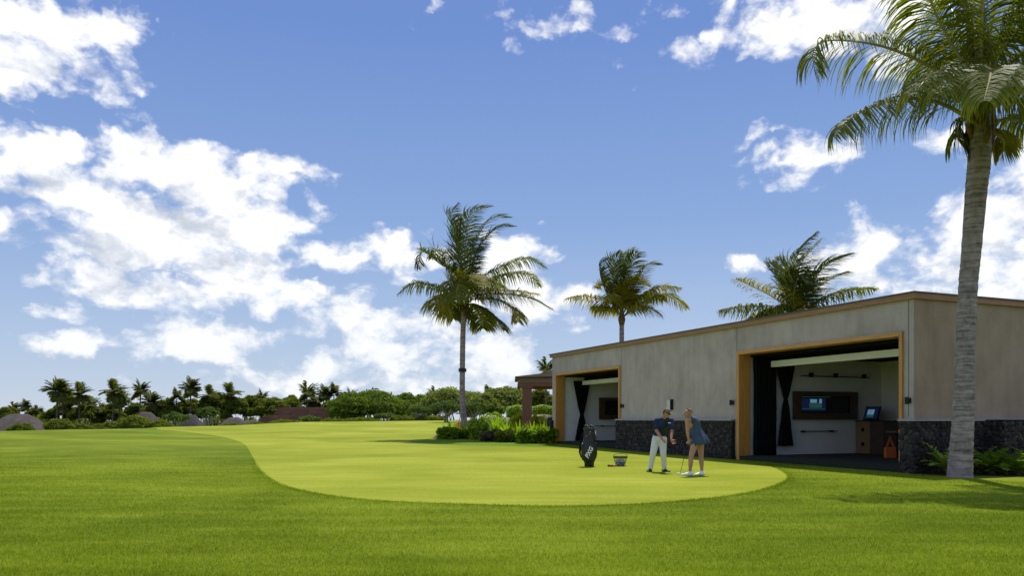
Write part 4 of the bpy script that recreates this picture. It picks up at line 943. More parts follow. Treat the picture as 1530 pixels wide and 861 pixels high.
def spiky(px, yb, yt, n, label, mk, seed, wd=.07, spread=1., Y=None, cat='plant', group=None, name='spiky_plant'):
    g0 = G(px, yb); Y = Y or g0.y; x = (px-CX)/F*Y; z0 = TZ(x, Y); ln = (P(px, yt, Y).z-z0)*1.08; g = np.random.default_rng(seed)
    o = empty(name, (x, Y, z0), label, cat, group); V_, F_ = [], []
    for k in range(n):
        a = k*2.399; e = R(80-62*spread*((k+.5)/n)); d = Vector((math.cos(a)*math.cos(e), math.sin(a)*math.cos(e), math.sin(e))); sd = d.cross(Vector((0,0,1))).normalized(); p = Vector((x, Y, z0))+Vector((d.x, d.y, 0))*.06; l = ln*(.8+.3*g.random()); b = len(V_)
        for q in range(6):
            t = q/5; hw = wd*(.5+1.6*t*(1-t))*(1-t**3)*.6; V_ += [tuple(p-sd*hw), tuple(p+sd*hw)]; p = p+d*l/5; d = (d+Vector((0,0,-.09))).normalized()
            if q: F_.append((b+2*q-2, b+2*q-1, b+2*q+1, b+2*q))
    me = npmesh('leaves', V_, F_); link('leaves', me, M[mk], o)
    MB().tube([(x, Y, z0-.05), (x, Y, z0+.18)], [.09,.05], 8).build('stem', M['bark2'], o, True); return o
bush(668, 657, 638, 38, 'rounded bright bush at the left end of the planting bed', 'leafg', 1, 2600, .10)
bush(690, 656, 642, 36, 'low green bush at the foot of the leaning palm', 'leafg', 2, 1600, .09)
spiky(687, 655, 624, 46, 'orange and green spiky plant left of the leaning palm', 'leafo', 3, .11, 1.1, Y=46.2)
bush(716, 657, 628, 34, 'yellow-green leafy plant just right of the leaning palm', 'leafh', 4, 2400, .12)
spiky(744, 655, 618, 70, 'tall bright green strappy plant in the middle of the bed', 'leafg', 5, .13, .9, Y=47.5)
spiky(722, 655, 628, 40, 'green strappy plant behind the yellow-green plant', 'leafg', 6, .12, 1., Y=49)
bush(737, 660, 644, 44, 'dark low shrub in front of the strappy plant', 'leafr', 7, 2600, .09)
bush(762, 661, 643, 52, 'dark reddish green shrub in the middle front of the bed', 'leafd', 8, 3000, .09)
bush(790, 663, 641, 46, 'green shrub in front of the pergola column', 'leafg', 9, 3200, .10)
bush(815, 663, 639, 40, 'green shrub next to the dark stone pier', 'leafg', 10, 3000, .10)
bush(775, 655, 618, 26, 'yellow croton left of the pergola column', 'leafy', 11, 2400, .13, Y=48)
bush(803, 655, 622, 26, 'yellow-green croton right of the pergola column', 'leafy', 12, 2200, .13, Y=49)
bush(755, 650, 628, 40, 'green shrub behind the strappy plant', 'leafg', 13, 2400, .12, Y=52)
bush(700, 650, 628, 40, 'olive shrub behind the leaning palm', 'leafl', 14, 2400, .12, Y=52)
bush(735, 648, 618, 46, 'tall loose shrub at the back of the bed', 'leafg', 15, 3000, .13, Y=56)
bush(818, 650, 620, 26, 'dark shrub behind the stone pier', 'leafd', 16, 2000, .12, Y=54)
for k, (px, yb, yt, w_, Y, la) in enumerate([(716,640,634,12,45.5,'pale flowers in front of the yellow-green plant'),(759,634,625,22,50,'pinkish flowering plant left of the yellow croton'),(810,630,620,22,52,'pinkish grey flowering plant right of the pergola column'),(733,630,621,12,53,'small pale flowers at the back of the bed')]):
    g0 = P(px, yt, Y); g = np.random.default_rng(200+k); n = 420; Rw = w_/F*Y/2; o = empty('flowering_plant', (g0.x, Y, TZ(g0.x, Y)), la, 'flowers')
    p = np.stack([g0.x+g.normal(0, Rw*.5, n), Y+g.normal(0, .3, n), g0.z-abs(g.normal(0, .16, n))], 1); v, f = leaves_np(p, np.tile([0,-.5,.9], (n, 1)), np.full(n, .045), g, 1.0)
    link('blossoms', npmesh('blossoms', v, f), M['flower'], o); m = MB()
    for q in range(9): e = p[q*7]; m.tube([(g0.x, Y, TZ(g0.x, Y)-.05), tuple(e)], [.02,.008], 5)
    m.build('stem', M['greystem'], o)
    p = np.stack([g0.x+g.normal(0, Rw*.6, n), Y+g.normal(0, .3, n), TZ(g0.x, Y)+(g0.z-TZ(g0.x, Y))*g.random(n)], 1); v, f = leaves_np(p, np.tile([0,-.5,.9], (n, 1)), np.full(n, .10), g, .6); link('leaves', npmesh('leaves', v, f), M['leafg'], o)
for k, (px, yb, yt, nn_, mk, Y, la) in enumerate([(702,655,626,40,'leafg',45,'low bright strappy plant against the leaning palm trunk'),(757,657,625,52,'leafg',45.5,'green strappy plant between the dark shrub and the yellow croton'),(776,658,629,44,'leafg',44.8,'fine-leaved green strappy plant in front of the yellow croton'),(797,659,629,46,'leafg',44.3,'green strappy plant before the pergola column'),(812,658,627,42,'leafg',44.5,'bright strappy plant left of the stone pier'),(674,655,628,36,'leafg',46,'green strappy plant at the left end of the bed')]):
    spiky(px, yb, yt, nn_, la, mk, 300+k, .12, 1.05, Y=Y)
# ---------- pergola and pier ----------
YP = 47.0
px0 = P(771, 570, YP).x; pg = empty('pergola', (P(788,0,YP).x, YP, TZ(P(788,0,YP).x, YP)), 'brown timber pergola roof on a square column at the left end of the building', 'pergola')
def zz(py, Y=YP): return P(0, py, Y).z
xr = P(838, 0, YP).x
MB().box(P(786,0,YP).x-.22, P(786,0,YP).x+.34, YP, YP+.55, TZ(1, YP)-.1, zz(578)).build('column', M['pwood'], pg, bevel=.02)
MB().box(P(786,0,YP).x-.30, P(786,0,YP).x+.42, YP-.08, YP+.63, zz(580.5), zz(577.5)-.002).build('column_cap', M['pwood'], pg, bevel=.01)
MB().box(P(773.5,0,YP).x, xr, YP-.12, YP+.12, zz(577.5), zz(572.5)).build('beam', M['pwood'], pg)
MB().box(P(773.5,0,YP).x, P(773.5,0,YP).x+.2, YP+.121, YP+5, zz(577.5), zz(572.5)).build('beam', M['pwood'], pg)
MB().box(P(773.5,0,YP).x+.6, xr, YP+4.8, YP+5, zz(577.5), zz(572.5)).build('beam', M['pwood'], pg)
MB().box(P(774.5,0,YP).x, xr, YP-.16, YP+5.2, zz(572.3), zz(565)).build('roof_fascia', M['pfascia'], pg)
x0_ = P(769.5,0,YP).x
MB().hexa([(x0_, YP-.6, zz(564.8)), (xr, YP-.6, zz(563.5)), (xr, YP+5.6, zz(563.5)), (x0_, YP+5.6, zz(564.8)), (x0_, YP-.6, zz(563.6)), (xr, YP-.6, zz(556)), (xr, YP+5.6, zz(556)), (x0_, YP+5.6, zz(563.6))]).build('roof', M['pfascia'], pg)
pr = empty('stone_pier', (P(825,0,42).x, 42, TZ(2, 42)), 'dark lava stone pier at the left corner of the building beside the shrubs', 'pier')
stone_wall([((P(819.5,0,41.6).x, 41.6), (P(829.5,0,41.6).x, 41.6), (0, -1)), ((P(819.5,0,41.6).x, 42.4), (P(819.5,0,41.6).x, 41.6), (-1, 0))], 'stone_facing', pr, top=zz(624.5, 41.6), bot=.0, thick=.3)
MB().box(P(818.7,0,41.6).x, P(830,0,41.6).x, 41.5, 42.5, zz(624.5, 41.6)+.002, zz(623.5, 41.6)).build('cap', M['ledge'], pr)
# ---------- plants by the hero palm ----------
def cycad(px, py, Y, n, ln, label, seed, wd=.04, spread=1.0, mk='leafg', a0=0):
    p = P(px, py, Y); g = np.random.default_rng(seed); z0 = TZ(p.x, Y); o = empty('fern_plant', (p.x, Y, z0), label, 'plant', 'arching plants at the foot of the stone base')
    for k in range(n):
        a = a0+k*2.399; e = R(70-50*spread*((k+.5)/n)); d = np.array([math.cos(a)*math.cos(e), math.sin(a)*math.cos(e), math.sin(e)]); q = np.array([p.x, Y, z0+.05]); pts = []
        l = ln*(.8+.35*g.random())
        for i in range(5): pts.append(tuple(q)); q = q+d*l/4; d = d+np.array([0, 0, -.28]); d /= np.linalg.norm(d)
        frond_obj('frond', pts, [M[mk], M['rachis']], o, n=22, ll=.16, wd=wd, wind=(0,0,0), seed=seed*40+k, r0=.012, start=.12, seg=2, droop=.6, fwd=.5)
    MB().tube([(p.x, Y, z0-.1), (p.x, Y, z0+.12)], [.09,.06], 8).build('stem', M['bark2'], o, True)
cycad(1418, 708, 19.4, 16, .85, 'pale arching plant left of the big palm trunk', 1, .05, .8, 'leafh')
cycad(1482, 708, 19.6, 20, .8, 'arching green plant just right of the big palm trunk', 2, .04, 1.0)
cycad(1522, 708, 19.3, 20, .8, 'arching green plant near the right edge of the photo', 3, .04, 1.0)
cycad(1462, 708, 20.0, 12, .7, 'small green plant half hidden behind the big palm trunk', 4, .04, 1.1)
cycad(1548, 708, 19.9, 14, .75, 'arching plant cut by the right edge of the photo', 5, .04, 1.0)
bpp = [(W(-.25, -.45, 0)[0], W(-.25, -.45, 0)[1]), (W(-.3, 2.0, 0)[0]-.1, 18.9), (12.6, 18.55), (14.0, 18.5), (16.5, 19.2), (16.5, 22.5), W(-.3, .5, 0)[:2]]
drape('planting_bed', cr(bpp, 4), M['soil'], .0110)
# ---------- people ----------
def uv_sphere(c, r, n=10, m=7, B=None):
    rx, ry, rz = (r, r, r) if not hasattr(r, '__len__') else r
    o = []
    for i in range(m+1):
        t = math.pi*i/m
        for k in range(n):
            a = 2*math.pi*k/n; v = Vector((rx*math.sin(t)*math.cos(a), ry*math.sin(t)*math.sin(a), rz*math.cos(t)))
            o.append(Vector(c)+(B @ v if B else v))
            if i in (0, m): break
    return o
def flesh(name, segs, mt, parent, voxel=.009, sm=5, cut=None):
    """segs: list of chains of (point, radius[, basis]) -> one continuous skin"""
    bm = bmesh.new()
    for chn in segs:
        if len(chn) == 1: chn = chn+[chn[0]]
        for a, b in zip(chn[:-1], chn[1:]):
            vs = [bm.verts.new(p) for p in uv_sphere(a[0], a[1], B=a[2] if len(a) > 2 else None)]
            if b is not a: vs += [bm.verts.new(p) for p in uv_sphere(b[0], b[1], B=b[2] if len(b) > 2 else None)]
            r = bmesh.ops.convex_hull(bm, input=vs)
            dead = [v for v in vs if v.is_valid and not v.link_faces]
            bmesh.ops.delete(bm, geom=dead, context='VERTS')
    me = bpy.data.meshes.new(name+'_raw'); bm.to_mesh(me); bm.free()
    o = bpy.data.objects.new(name, me); COL.objects.link(o)
    r = o.modifiers.new('r', 'REMESH'); r.mode = 'VOXEL'; r.voxel_size = voxel; r.use_smooth_shade = True
    s = o.modifiers.new('s', 'SMOOTH'); s.factor = .5; s.iterations = sm
    dg = bpy.context.evaluated_depsgraph_get(); dg.update()
    m2 = bpy.data.meshes.new_from_object(o.evaluated_get(dg)); m2.name = name
    bpy.data.objects.remove(o); bpy.data.meshes.remove(me); m2.materials.clear()
    return link(name, m2, mt, parent, True)
def basis(f, up=(0,0,1)):
    f = Vector(f).normalized(); r = f.cross(Vector(up)).normalized(); u = r.cross(f).normalized()
    return Matrix((r, f, u)).transposed()      # columns: right, forward, up
def head_chains(c, f):
    B = basis(f); q = lambda x, y, z: Vector(c)+B @ Vector((x, y, z))
    ch = [[(q(0,-.012,.028), (.072,.090,.082), B)], [(q(0,.03,-.01), (.058,.055,.07), B), (q(0,.052,-.085), (.034,.032,.028), B)],
          [(q(0,-.01,-.03), (.06,.065,.06), B)], [(q(0,.082,.012), .009), (q(0,.104,-.028), .013)], [(q(0,.086,-.062), (.024,.010,.008), B)],
          [(q(.075,-.005,-.005), (.010,.018,.03), B)], [(q(-.075,-.005,-.005), (.010,.018,.03), B)], [(q(.03,.075,.03), (.026,.012,.010), B)], [(q(-.03,.075,.03), (.026,.012,.010), B)]]
    return ch, B, q
def hand_chains(w, d, pn, curl=.5, side=1, sp=0.):
    """palm, four unequal bent fingers and a thumb from the palm's side; pn = palm normal"""
    d = Vector(d).normalized(); pn = Vector(pn).normalized(); s = d.cross(pn).normalized()*side; pn = s.cross(d).normalized()*side
    if pn.dot(Vector(pn)) < 0: pn = -pn
    w = Vector(w); ch = [[(w, .024), (w+d*.045+s*.012, .023), (w+d*.085+s*.020, .017)], [(w, .022), (w+d*.045-s*.014, .022), (w+d*.082-s*.024, .015)]]
    for k, (o, l) in enumerate(((.030,.075),(.011,.085),(-.009,.078),(-.028,.060))):
        p = w+d*.082+s*o; a = .25*curl; pts = [(p, .0105)]; dd = d+s*(.10+sp)*(1-k*.66)
        for j in range(3):
            a += curl*.75; v = (dd*math.cos(a)+pn*math.sin(a)).normalized(); p = p+v*l*(.42,.32,.26)[j]; pts.append((p, (.0098,.009,.008)[j]))
        ch.append(pts)
    p = w+d*.025+s*.030; t1 = (d*.6+s*.75+pn*.35).normalized(); t2 = (d*.85+s*.25+pn*.4).normalized()
    ch.append([(p, .015), (p+t1*.04, .0125), (p+t1*.04+t2*.034, .0105)])
    return ch
def shoe(ankle, toe, z, w, ln):
    a = Vector((ankle.x, ankle.y, z)); d = Vector((toe.x-ankle.x, toe.y-ankle.y, 0)).normalized()
    B = basis(d)
    return [[(a-d*.055+Vector((0,0,.045)), (.036,.035,.042), B), (a+d*.03+Vector((0,0,.045)), (.042,.05,.043), B), (a+d*(ln*.55)+Vector((0,0,.032)), (.047,.05,.030), B), (a+d*(ln*.74)+Vector((0,0,.026)), (.040,.04,.024), B)],
            [(a+Vector((0,0,.06)), (.042,.05,.03), B), (a+Vector((0,0,.10)), (.045,.05,.02), B)]]
def J(px, py, Y, z=None):
    p = P(px, py, Y)
    if z is not None: p.z = z
    return p
# --- the man
YA = 20.55; gz = TZ(3.7, YA); mp_ = J(984, 705, YA, gz)
man = empty('person', mp_, 'person in navy polo, white trousers and tan cap bending forward with both arms lowered', 'person')
hf = (.62, -.62, -.50); hc = J(996.4, 617.6, YA-.30)
hch, HB, hq = head_chains(hc, hf)
sL = J(981.6, 629.2, YA-.03); sR = J(1003.2, 629.4, YA-.20); nb = J(993.5, 625.0, YA-.16); ch_ = J(990.5, 634, YA-.08); wa = J(986.5, 645, YA+.05); pv = J(985, 652.5, YA+.10)
eL = J(981.0, 643.5, YA-.16); wL = J(989.6, 657.5, YA-.38); eR = J(1004.0, 644.0, YA-.34); wR = J(1002.8, 657.5, YA-.52)
hipL = J(980.3, 657, YA+.08); hipR = J(990.3, 657, YA+.06); kL = J(976.0, 677, YA-.02); kR = J(991.0, 678, YA-.08)
aL = J(971.8, 698.5, YA+.06, gz+.10); aR = J(992.6, 699, YA+.02, gz+.10)
tL = J(966.0, 705, YA-.16); tR = J(1001.0, 705, YA-.16)
TB = basis((nb-pv).normalized()+Vector((0,0,0)), (.35,-.9,.1))   # torso frame: forward axis along the spine
arms = [[(sL, .066), ((sL+eL)/2, .056), (eL, .044)], [(eL, .043), ((eL*2+wL)/3, .044), (wL, .027)], [(sR, .066), ((sR+eR)/2, .056), (eR, .044)], [(eR, .043), ((eR*2+wR)/3, .044), (wR, .027)]]
body = hch+[[(nb+Vector((0,0,-.03)), .075), (hc+HB @ Vector((0,-.03,-.06)), .058)], [(ch_, .095), (wa, .09), (pv, .10)], [(sL, .058), (nb+Vector((0,0,-.06)), .07), (sR, .058)]]+arms
body += hand_chains(wL, (.62,-.3,-.75), (.75,.1,.6), .45, 1)+hand_chains(wR, (.45,-.35,-.70), (-.2,-.5,.75), .30, -1, .3)
for hp, kn, an in ((hipL, kL, aL), (hipR, kR, aR)): body.append([(hp, .088), (kn, .058), (an+Vector((0,0,-.02)), .04)])
flesh('body', body, M['skinm'], man, .0085, 4)
flesh('shirt', [[(ch_+Vector((0,0,.01)), (.155,.12,.15)), (wa, (.158,.135,.12)), (J(985.6,650,YA+.08), (.175,.148,.07))], [(sL, .078), (nb+Vector((0,0,-.060)), .092), (sR, .078)], [(sL, .078), (sL.lerp(eL, .78), .072)], [(sR, .078), (sR.lerp(eR, .78), .072)], [(ch_, .15), (nb+Vector((0,0,-.04)), .095)], [(nb+Vector((0,0,-.03)), .086), (nb+(hc-nb)*.28, .074)]], M['shirt'], man, .012, 6)
flesh('trousers', [[(pv+Vector((0,.01,.02)), (.165,.135,.10)), (J(985.3,656,YA+.08), (.165,.145,.08))]]+[[(hp, .108), (hp.lerp(kn, .5), .098), (kn, .084), (kn.lerp(an, .5), .074), (an+Vector((0,0,-.01)), .064)] for hp, kn, an in ((hipL, kL, aL), (hipR, kR, aR))], M['trou'], man, .012, 5)
for an, to in ((aL, tL), (aR, tR)): flesh('shoe', shoe(an, to, gz, .1, .24), M['bshoe'], man, .008, 4)
q = hq
flesh('hair', [[(q(0,-.045,.02), (.074,.065,.072), HB), (q(0,-.05,-.03), (.064,.05,.05), HB)]], M['hairm'], man, .008, 3)
flesh('cap', [[(q(0,-.012,.062), (.079,.094,.062), HB)], [(q(0,.075,.058), (.066,.03,.008), HB), (q(0,.135,.050), (.050,.02,.006), HB)]], M['capv'], man, .006, 3)
MB().tube([q(-.078,.0,.022), q(-.066,.075,.026), q(-.03,.094,.024), q(.03,.094,.024), q(.066,.075,.026), q(.078,.0,.022)], [.006,.012,.018,.018,.012,.006], 8).build('sunglasses', M['blackm'], man, True)
lg = J(1000, 632.5, YA-.33); MB().box(lg.x-.03, lg.x+.035, lg.y-.012, lg.y, lg.z-.010, lg.z+.012).build('shirt_logo', M['logo'], man)
# --- the woman
YB = 19.15; gw = TZ(4.3, YB)
wm = empty('person', J(1038, 712, YB, gw), 'person in short blue sleeveless golf dress, blonde hair tied back, putting', 'person')
hf = (-.60, .12, -.72); hc = J(1027.2, 620.8, YB-.02)
hch, HB, q = head_chains(hc, hf)
sN = J(1026.5, 628.6, YB-.13); sF = J(1034.5, 627.0, YB+.18); nb = J(1032.6, 626.6, YB+.02); ch_ = J(1036.2, 633.5, YB+.04); wa = J(1039, 643, YB+.06); pv = J(1042, 654, YB+.08)
eN = J(1026.8, 645.5, YB-.13); wN = J(1029.0, 657.5, YB-.11); eF = J(1029.5, 645, YB+.16); wF = J(1029.8, 655.5, YB-.02)
hN = J(1038.6, 661, YB+.0); hF_ = J(1046.2, 660, YB+.16); kN = J(1032.6, 682.5, YB-.08); kF = J(1047.6, 682.5, YB+.14); aN = J(1030.8, 702, YB-.06, gw+.09); aF = J(1048.8, 701, YB+.12, gw+.09)
tN = J(1017, 711, YB-.02); tF = J(1038, 710, YB+.05)
hand_d = Vector((.12, .05, -1)); body = hch+[[(nb, .058), (hc+HB @ Vector((0,-.035,-.055)), .047)], [(ch_, .10), (wa, .095), (pv, .13)], [(sN, .052), (nb, .06), (sF, .052)],
 [(sN, .052), (sN.lerp(eN, .5), .044), (eN, .035), (eN.lerp(wN, .3), .037), (wN, .022)], [(sF, .052), (sF.lerp(eF, .5), .044), (eF, .035), (eF.lerp(wF, .3), .037), (wF, .022)],
 [(hN, .098), (hN.lerp(kN, .45), .084), (kN, .059), (kN.lerp(aN, .35), .062), (kN.lerp(aN, .75), .042), (aN, .036), (aN+Vector((0,0,-.04)), .036)], [(hF_, .098), (hF_.lerp(kF, .45), .084), (kF, .059), (kF.lerp(aF, .35), .062), (kF.lerp(aF, .75), .042), (aF, .036), (aF+Vector((0,0,-.04)), .036)]]
body += hand_chains(wN, (-.05,.10,-1), (-.3,.9,.1), 1.15, 1)+hand_chains(wF, (-.08,-.25,-.95), (-.3,-.9,.1), 1.15, -1)
flesh('body', body, M['skinw'], wm, .0085, 4)
# dress: one lofted sheet with folds that open toward the hem
rings = [(1035.5,623.0,.060,.075,.0),(1036.3,625,.088,.12,0),(1037.8,629.5,.116,.145,.002),(1039.0,635,.124,.15,.003),(1039.6,640.5,.120,.14,.004),(1041.0,646,.145,.165,.010),(1042.4,651.5,.178,.205,.018),(1043.6,657,.205,.235,.028),(1044.0,661.5,.212,.245,.038),(1044.2,664.6,.216,.250,.042)]
vs = []; n = 72
for i, (px, py, rx, ry, rp) in enumerate(rings):
    c = J(px, py, YB+.06)
    for k in range(n):
        a = 2*math.pi*k/n; rr = 1+rp*4*math.sin(a*9+.6*math.sin(a*2))*.5
        lift = (.028*math.cos(a)+.03*max(0, math.cos(a-.25))**6)*(i/9)**2; ext = 1+.24*max(0, math.cos(a-.2))**10*(i/9)**3
        vs.append((c.x+rx*rr*ext*math.cos(a), c.y+ry*rr*math.sin(a), c.z+lift+.012*math.sin(a*9)*(i/9)**2))
fs = [(i*n+k, i*n+(k+1) % n, (i+1)*n+(k+1) % n, (i+1)*n+k) for i in range(len(rings)-1) for k in range(n)]+[tuple(range(n))]
o = MB().add(vs, fs).build('dress', M['dress'], wm, True); ss = o.modifiers.new('ss', 'SUBSURF'); ss.levels = 1; ss.render_levels = 1; o.modifiers.new('s', 'SOLIDIFY').thickness = .006
for s_ in (sN, sF): pass
flesh('dress_strap', [[(J(1033.2,624.2,YB-.05), .03), (J(1036.5,627,YB-.06), .05), (J(1037.5,632,YB-.02), .07)], [(J(1036,624.6,YB+.12), .035), (J(1038,628,YB+.12), .055)]], M['dress'], wm, .01, 5)
for an, to in ((aN, tN), (aF, tF)):
    so_ = flesh('shoe', shoe(an, to, gw, .1, .235), M['wshoe'], wm, .008, 4)
    d = Vector((to.x-an.x, to.y-an.y, 0)).normalized(); s_ = Vector((d.y, -d.x, 0)); s_ = s_ if s_.y < 0 else -s_
    c = Vector((an.x, an.y, gw))+d*.045+s_*.046
    MB().tube([c-d*.035+Vector((0,0,.050)), c+d*.045+Vector((0,0,.030))], [.008,.011], 6).build('shoe_stripe', M['blackm'], so_)
flesh('hair', [[(q(0,-.038,.040), (.074,.074,.076), HB), (q(0,-.055,-.01), (.062,.05,.058), HB)], [(q(.0,.02,.075), (.06,.05,.035), HB)], [(q(.05,.0,.0), (.028,.05,.06), HB)], [(q(-.05,.0,.0), (.028,.05,.06), HB)]], M['hairw'], wm, .008, 3)
flesh('ponytail', [[(q(0,-.105,.065), .026), (q(0,-.130,.045), .030), (q(.0,-.135,.0), .026), (q(.0,-.125,-.05), .014)]], M['hairw'], wm, .007, 3)
MB().tube([q(0,-.100,.080), q(0,-.118,.070)], .033, 12).build('hair_tie', M['blackm'], wm)
# --- putter and ball
hd = J(1015.2, 709, 19.6, TZ(4.1, 19.6)); gtop = (wN+wF)/2+Vector((-.01, .0, -.02)); dirp = (hd-gtop).normalized()
pu = empty('putter', hd, 'black putter with white head held by the person in the blue dress', 'golf club')
MB().tube([gtop-dirp*.10, gtop+dirp*.17], [.014,.011], 10).build('grip', M['blackm'], pu, True)
MB().tube([gtop+dirp*.17, hd+Vector((.02,0,.03))], [.0065,.0055], 8).build('shaft', M['blackm'], pu, True)
m = MB(); m.box(hd.x-.055, hd.x+.035, hd.y-.035, hd.y+.045, hd.z+.008, hd.z+.033); m.build('putter_head', M['wshoe'], pu, bevel=.008)
gb = J(1012.3, 709, 19.55, TZ(4.1, 19.55)+.0275)
o = MB().lathe([(.0005,-.0213),(.0107,-.0184),(.0184,-.0107),(.0213,0),(.0184,.0107),(.0107,.0184),(.0005,.0213)], gb, 16).build('golf_ball', M['ballw'], smooth=True)
tag(o, 'white golf ball lying in front of the putter head', 'golf ball')
# ---------- golf bag ----------
bg0 = J(880.3, 698, 22.6, TZ(2.18, 22.6)+.006)
bagt = empty('golf_bag', bg0, 'upright black golf bag with white lettering standing on the green', 'golf bag')
prof = [(.125,0),(.135,.02),(.135,.10),(.16,.17),(.205,.27),(.222,.36),(.222,.52),(.205,.62),(.175,.72),(.165,.80),(.155,.92),(.150,1.02),(.158,1.06)]
MB().lathe(prof, bg0, 32, 1, .8, lambda a, i: 1+.02*math.sin(a*4+i*.5)+.012*math.sin(a*11+i)).build('body', M['bag'], bagt, True)
# side pocket, strap and zips
def bpt(a, z, k=1.): 
    r = float(np.interp(z, [p[1] for p in prof], [p[0] for p in prof])); return Vector((bg0.x+r*k*math.cos(a), bg0.y+r*k*.8*math.sin(a), bg0.z+z))
flesh('side_pocket', [[(bpt(math.pi+.15, .22, .92), (.05,.08,.05)), (bpt(math.pi+.15, .62, .95), (.055,.09,.05))]], M['bag'], bagt, .01, 5)
flesh('front_pocket', [[(bpt(-1.35, .18, .9), (.10,.045,.04)), (bpt(-1.35, .50, .93), (.12,.05,.05))]], M['bag'], bagt, .01, 6)
flesh('front_pocket', [[(bpt(-1.2, .70, .95), (.07,.03,.03)), (bpt(-1.2, .86, .96), (.065,.03,.03))]], M['bag'], bagt, .01, 5)
MB().tube([bpt(math.pi+.1, .98, 1.05), bpt(math.pi+.1, .85, 1.3), bpt(math.pi, .62, 1.22), bpt(math.pi, .40, 1.2), bpt(math.pi+.1, .25, 1.15)], [.015,.022,.03,.028,.012], 8).build('strap', M['black'], bagt, True)
MB().tube([bpt(0, .95, 1.02), bpt(0, .82, 1.16), bpt(0, .70, 1.05)], .010, 8).build('carry_handle', M['black'], bagt, True)
m = MB(); m.lathe([(.158,1.045),(.168,1.05),(.168,1.085),(.150,1.09),(.150,1.05)], bg0, 32, 1, .8); m.build('collar', M['bag'], bagt, True)
g = np.random.default_rng(3)
for k in range(6):
    a = k*1.05; c = Vector((bg0.x+.085*math.cos(a), bg0.y+.065*math.sin(a), bg0.z+1.02)); h_ = .10+.05*g.random()
    flesh('club_head_cover', [[(c, .020), (c+Vector((.01*math.cos(a), 0, h_*.5)), .022), (c+Vector((.02*math.cos(a), .01, h_)), (.042,.034,.036))]], M['bag'], bagt, .009, 3)
for (dx, z, r) in ((.02, .985, .018), (.005, .93, .014), (-.09, .86, .012), (.165, .66, .010)):
    a = math.asin(max(-1, min(1, dx/.17)))-math.pi/2; p = bpt(a, z, 1.01); MB().lathe([(.001,-r),(r*.7,-r*.7),(r,0),(r*.7,r*.7),(.001,r)], p, 10).build('buckle', M['steel'], bagt, True)
tp = bpt(.05, .95, 1.1); MB().box(tp.x-.004, tp.x+.03, tp.y-.01, tp.y, tp.z-.06, tp.z+.06).build('paper_tag', M['boxw'], bagt)
cu = bpy.data.curves.new('lettering', 'FONT'); cu.body = 'PXG'; cu.size = .165; cu.extrude = .003; cu.offset = .006; cu.align_x = 'CENTER'; cu.align_y = 'CENTER'; cu.shear = .25
to_ = bpy.data.objects.new('tmp', cu); COL.objects.link(to_); dg = bpy.context.evaluated_depsgraph_get(); dg.update()
tm = bpy.data.meshes.new_from_object(to_.evaluated_get(dg)); bpy.data.objects.remove(to_)
lc = bpt(-math.pi/2-.10, .40, 1.0); lc.y -= .062
RM = Matrix.Translation(lc) @ Matrix.Rotation(R(90), 4, 'X') @ Matrix.Rotation(R(63), 4, 'Z') @ Matrix.Diagonal((1, 1, 1, 1)); tm.transform(RM); tm.materials.clear()
# wrap the lettering round the pocket
for v in tm.vertices: v.co.y += (v.co.x-lc.x)**2*1.6
link('lettering', tm, M['logo'], bagt)
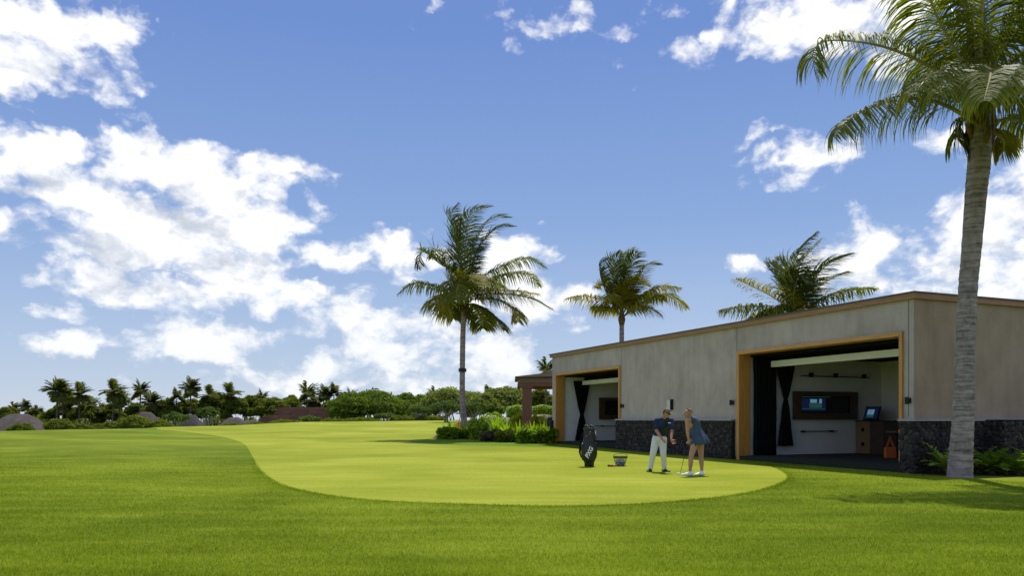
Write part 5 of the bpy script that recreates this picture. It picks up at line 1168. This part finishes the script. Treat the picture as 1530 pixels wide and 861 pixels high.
# ---------- ball basket ----------
kb = J(926.8, 696.5, 22.9, TZ(3.1, 22.9)+.006)
bk = empty('ball_basket', kb, 'black wire basket of range balls standing on the green', 'basket')
m = MB(); R0, R1, hB = .135, .20, .27
def ring(m, z, r, t): 
    pts = [(kb.x+r*math.cos(a), kb.y+r*math.sin(a), kb.z+z) for a in np.linspace(0, 2*math.pi, 33)]; m.tube(pts, t, 6, False)
for z in (.005, .05, .10, .15, .20, hB): ring(m, z, R0+(R1-R0)*z/hB, .006 if z == hB else .003)
for k in range(24):
    a = 2*math.pi*k/24; m.tube([(kb.x+R0*math.cos(a), kb.y+R0*math.sin(a), kb.z+.005), (kb.x+R1*math.cos(a), kb.y+R1*math.sin(a), kb.z+hB)], .0028, 5)
for k in range(-5, 6):
    x = k*.025; y = math.sqrt(R0**2-x*x); m.tube([(kb.x+x, kb.y-y, kb.z+.005), (kb.x+x, kb.y+y, kb.z+.005)], .0025, 5)
m.build('wire_cage', M['wire'], bk)
MB().lathe([(R1-.012,hB-.045),(R1+.004,hB-.040),(R1+.008,hB-.005),(R1-.004,hB-.005)], kb, 32).build('rim', M['wire'], bk, True)
MB().tube([(kb.x-R1*math.cos(a)*1.03, kb.y-.20*math.cos(a*0)*0-.02, kb.z+hB+.085*math.sin(a)) for a in np.linspace(0, math.pi, 17)], .007, 8).build('handle', M['wire'], bk, True)
g = np.random.default_rng(9); k = 0; done = []
ballm = MB().lathe([(.0005,-.0213),(.0107,-.0184),(.0184,-.0107),(.0213,0),(.0184,.0107),(.0107,.0184),(.0005,.0213)], (0,0,0), 12)
bb = None; bw = None
for layer in range(5):
    z = .028+layer*.037; rr = R0+(R1-R0)*z/hB-.028
    if layer == 4: rr *= .7
    for ix in range(-5, 6):
        for iy in range(-5, 6):
            x = (ix+.5*(iy % 2))*.0445; y = iy*.0385+(layer % 2)*.02
            if math.hypot(x, y) > rr: continue
            wht = g.random() < (.25, .3, .55, .95, 1)[layer]; src = bw if wht else bb
            if src is None:
                o = ballm.build('golf_ball', M['ballw' if wht else 'ballb'], None, True)
                if wht: bw = o
                else: bb = o
            else: o = src.copy(); COL.objects.link(o)
            o.location = (kb.x+x, kb.y+y, kb.z+z)
            tag(o, 'white practice ball in the wire basket' if wht else 'blue practice ball in the wire basket', 'golf ball', 'white balls in the wire basket' if wht else 'blue balls in the wire basket')
hp = J(913, 698, 22.55, TZ(2.8, 22.55)+.035)
o = MB().tube([hp+Vector((-.10,0,0)), hp+Vector((-.085,0,.0)), hp+Vector((.02,0,0)), hp+Vector((.10,.02,-.01)), hp+Vector((.30,.06,-.015))], [.012,.034,.033,.018,.012], 12).build('head_cover', M['brown'], smooth=True)
tag(o, 'reddish brown leather head cover lying against the ball basket', 'head cover')
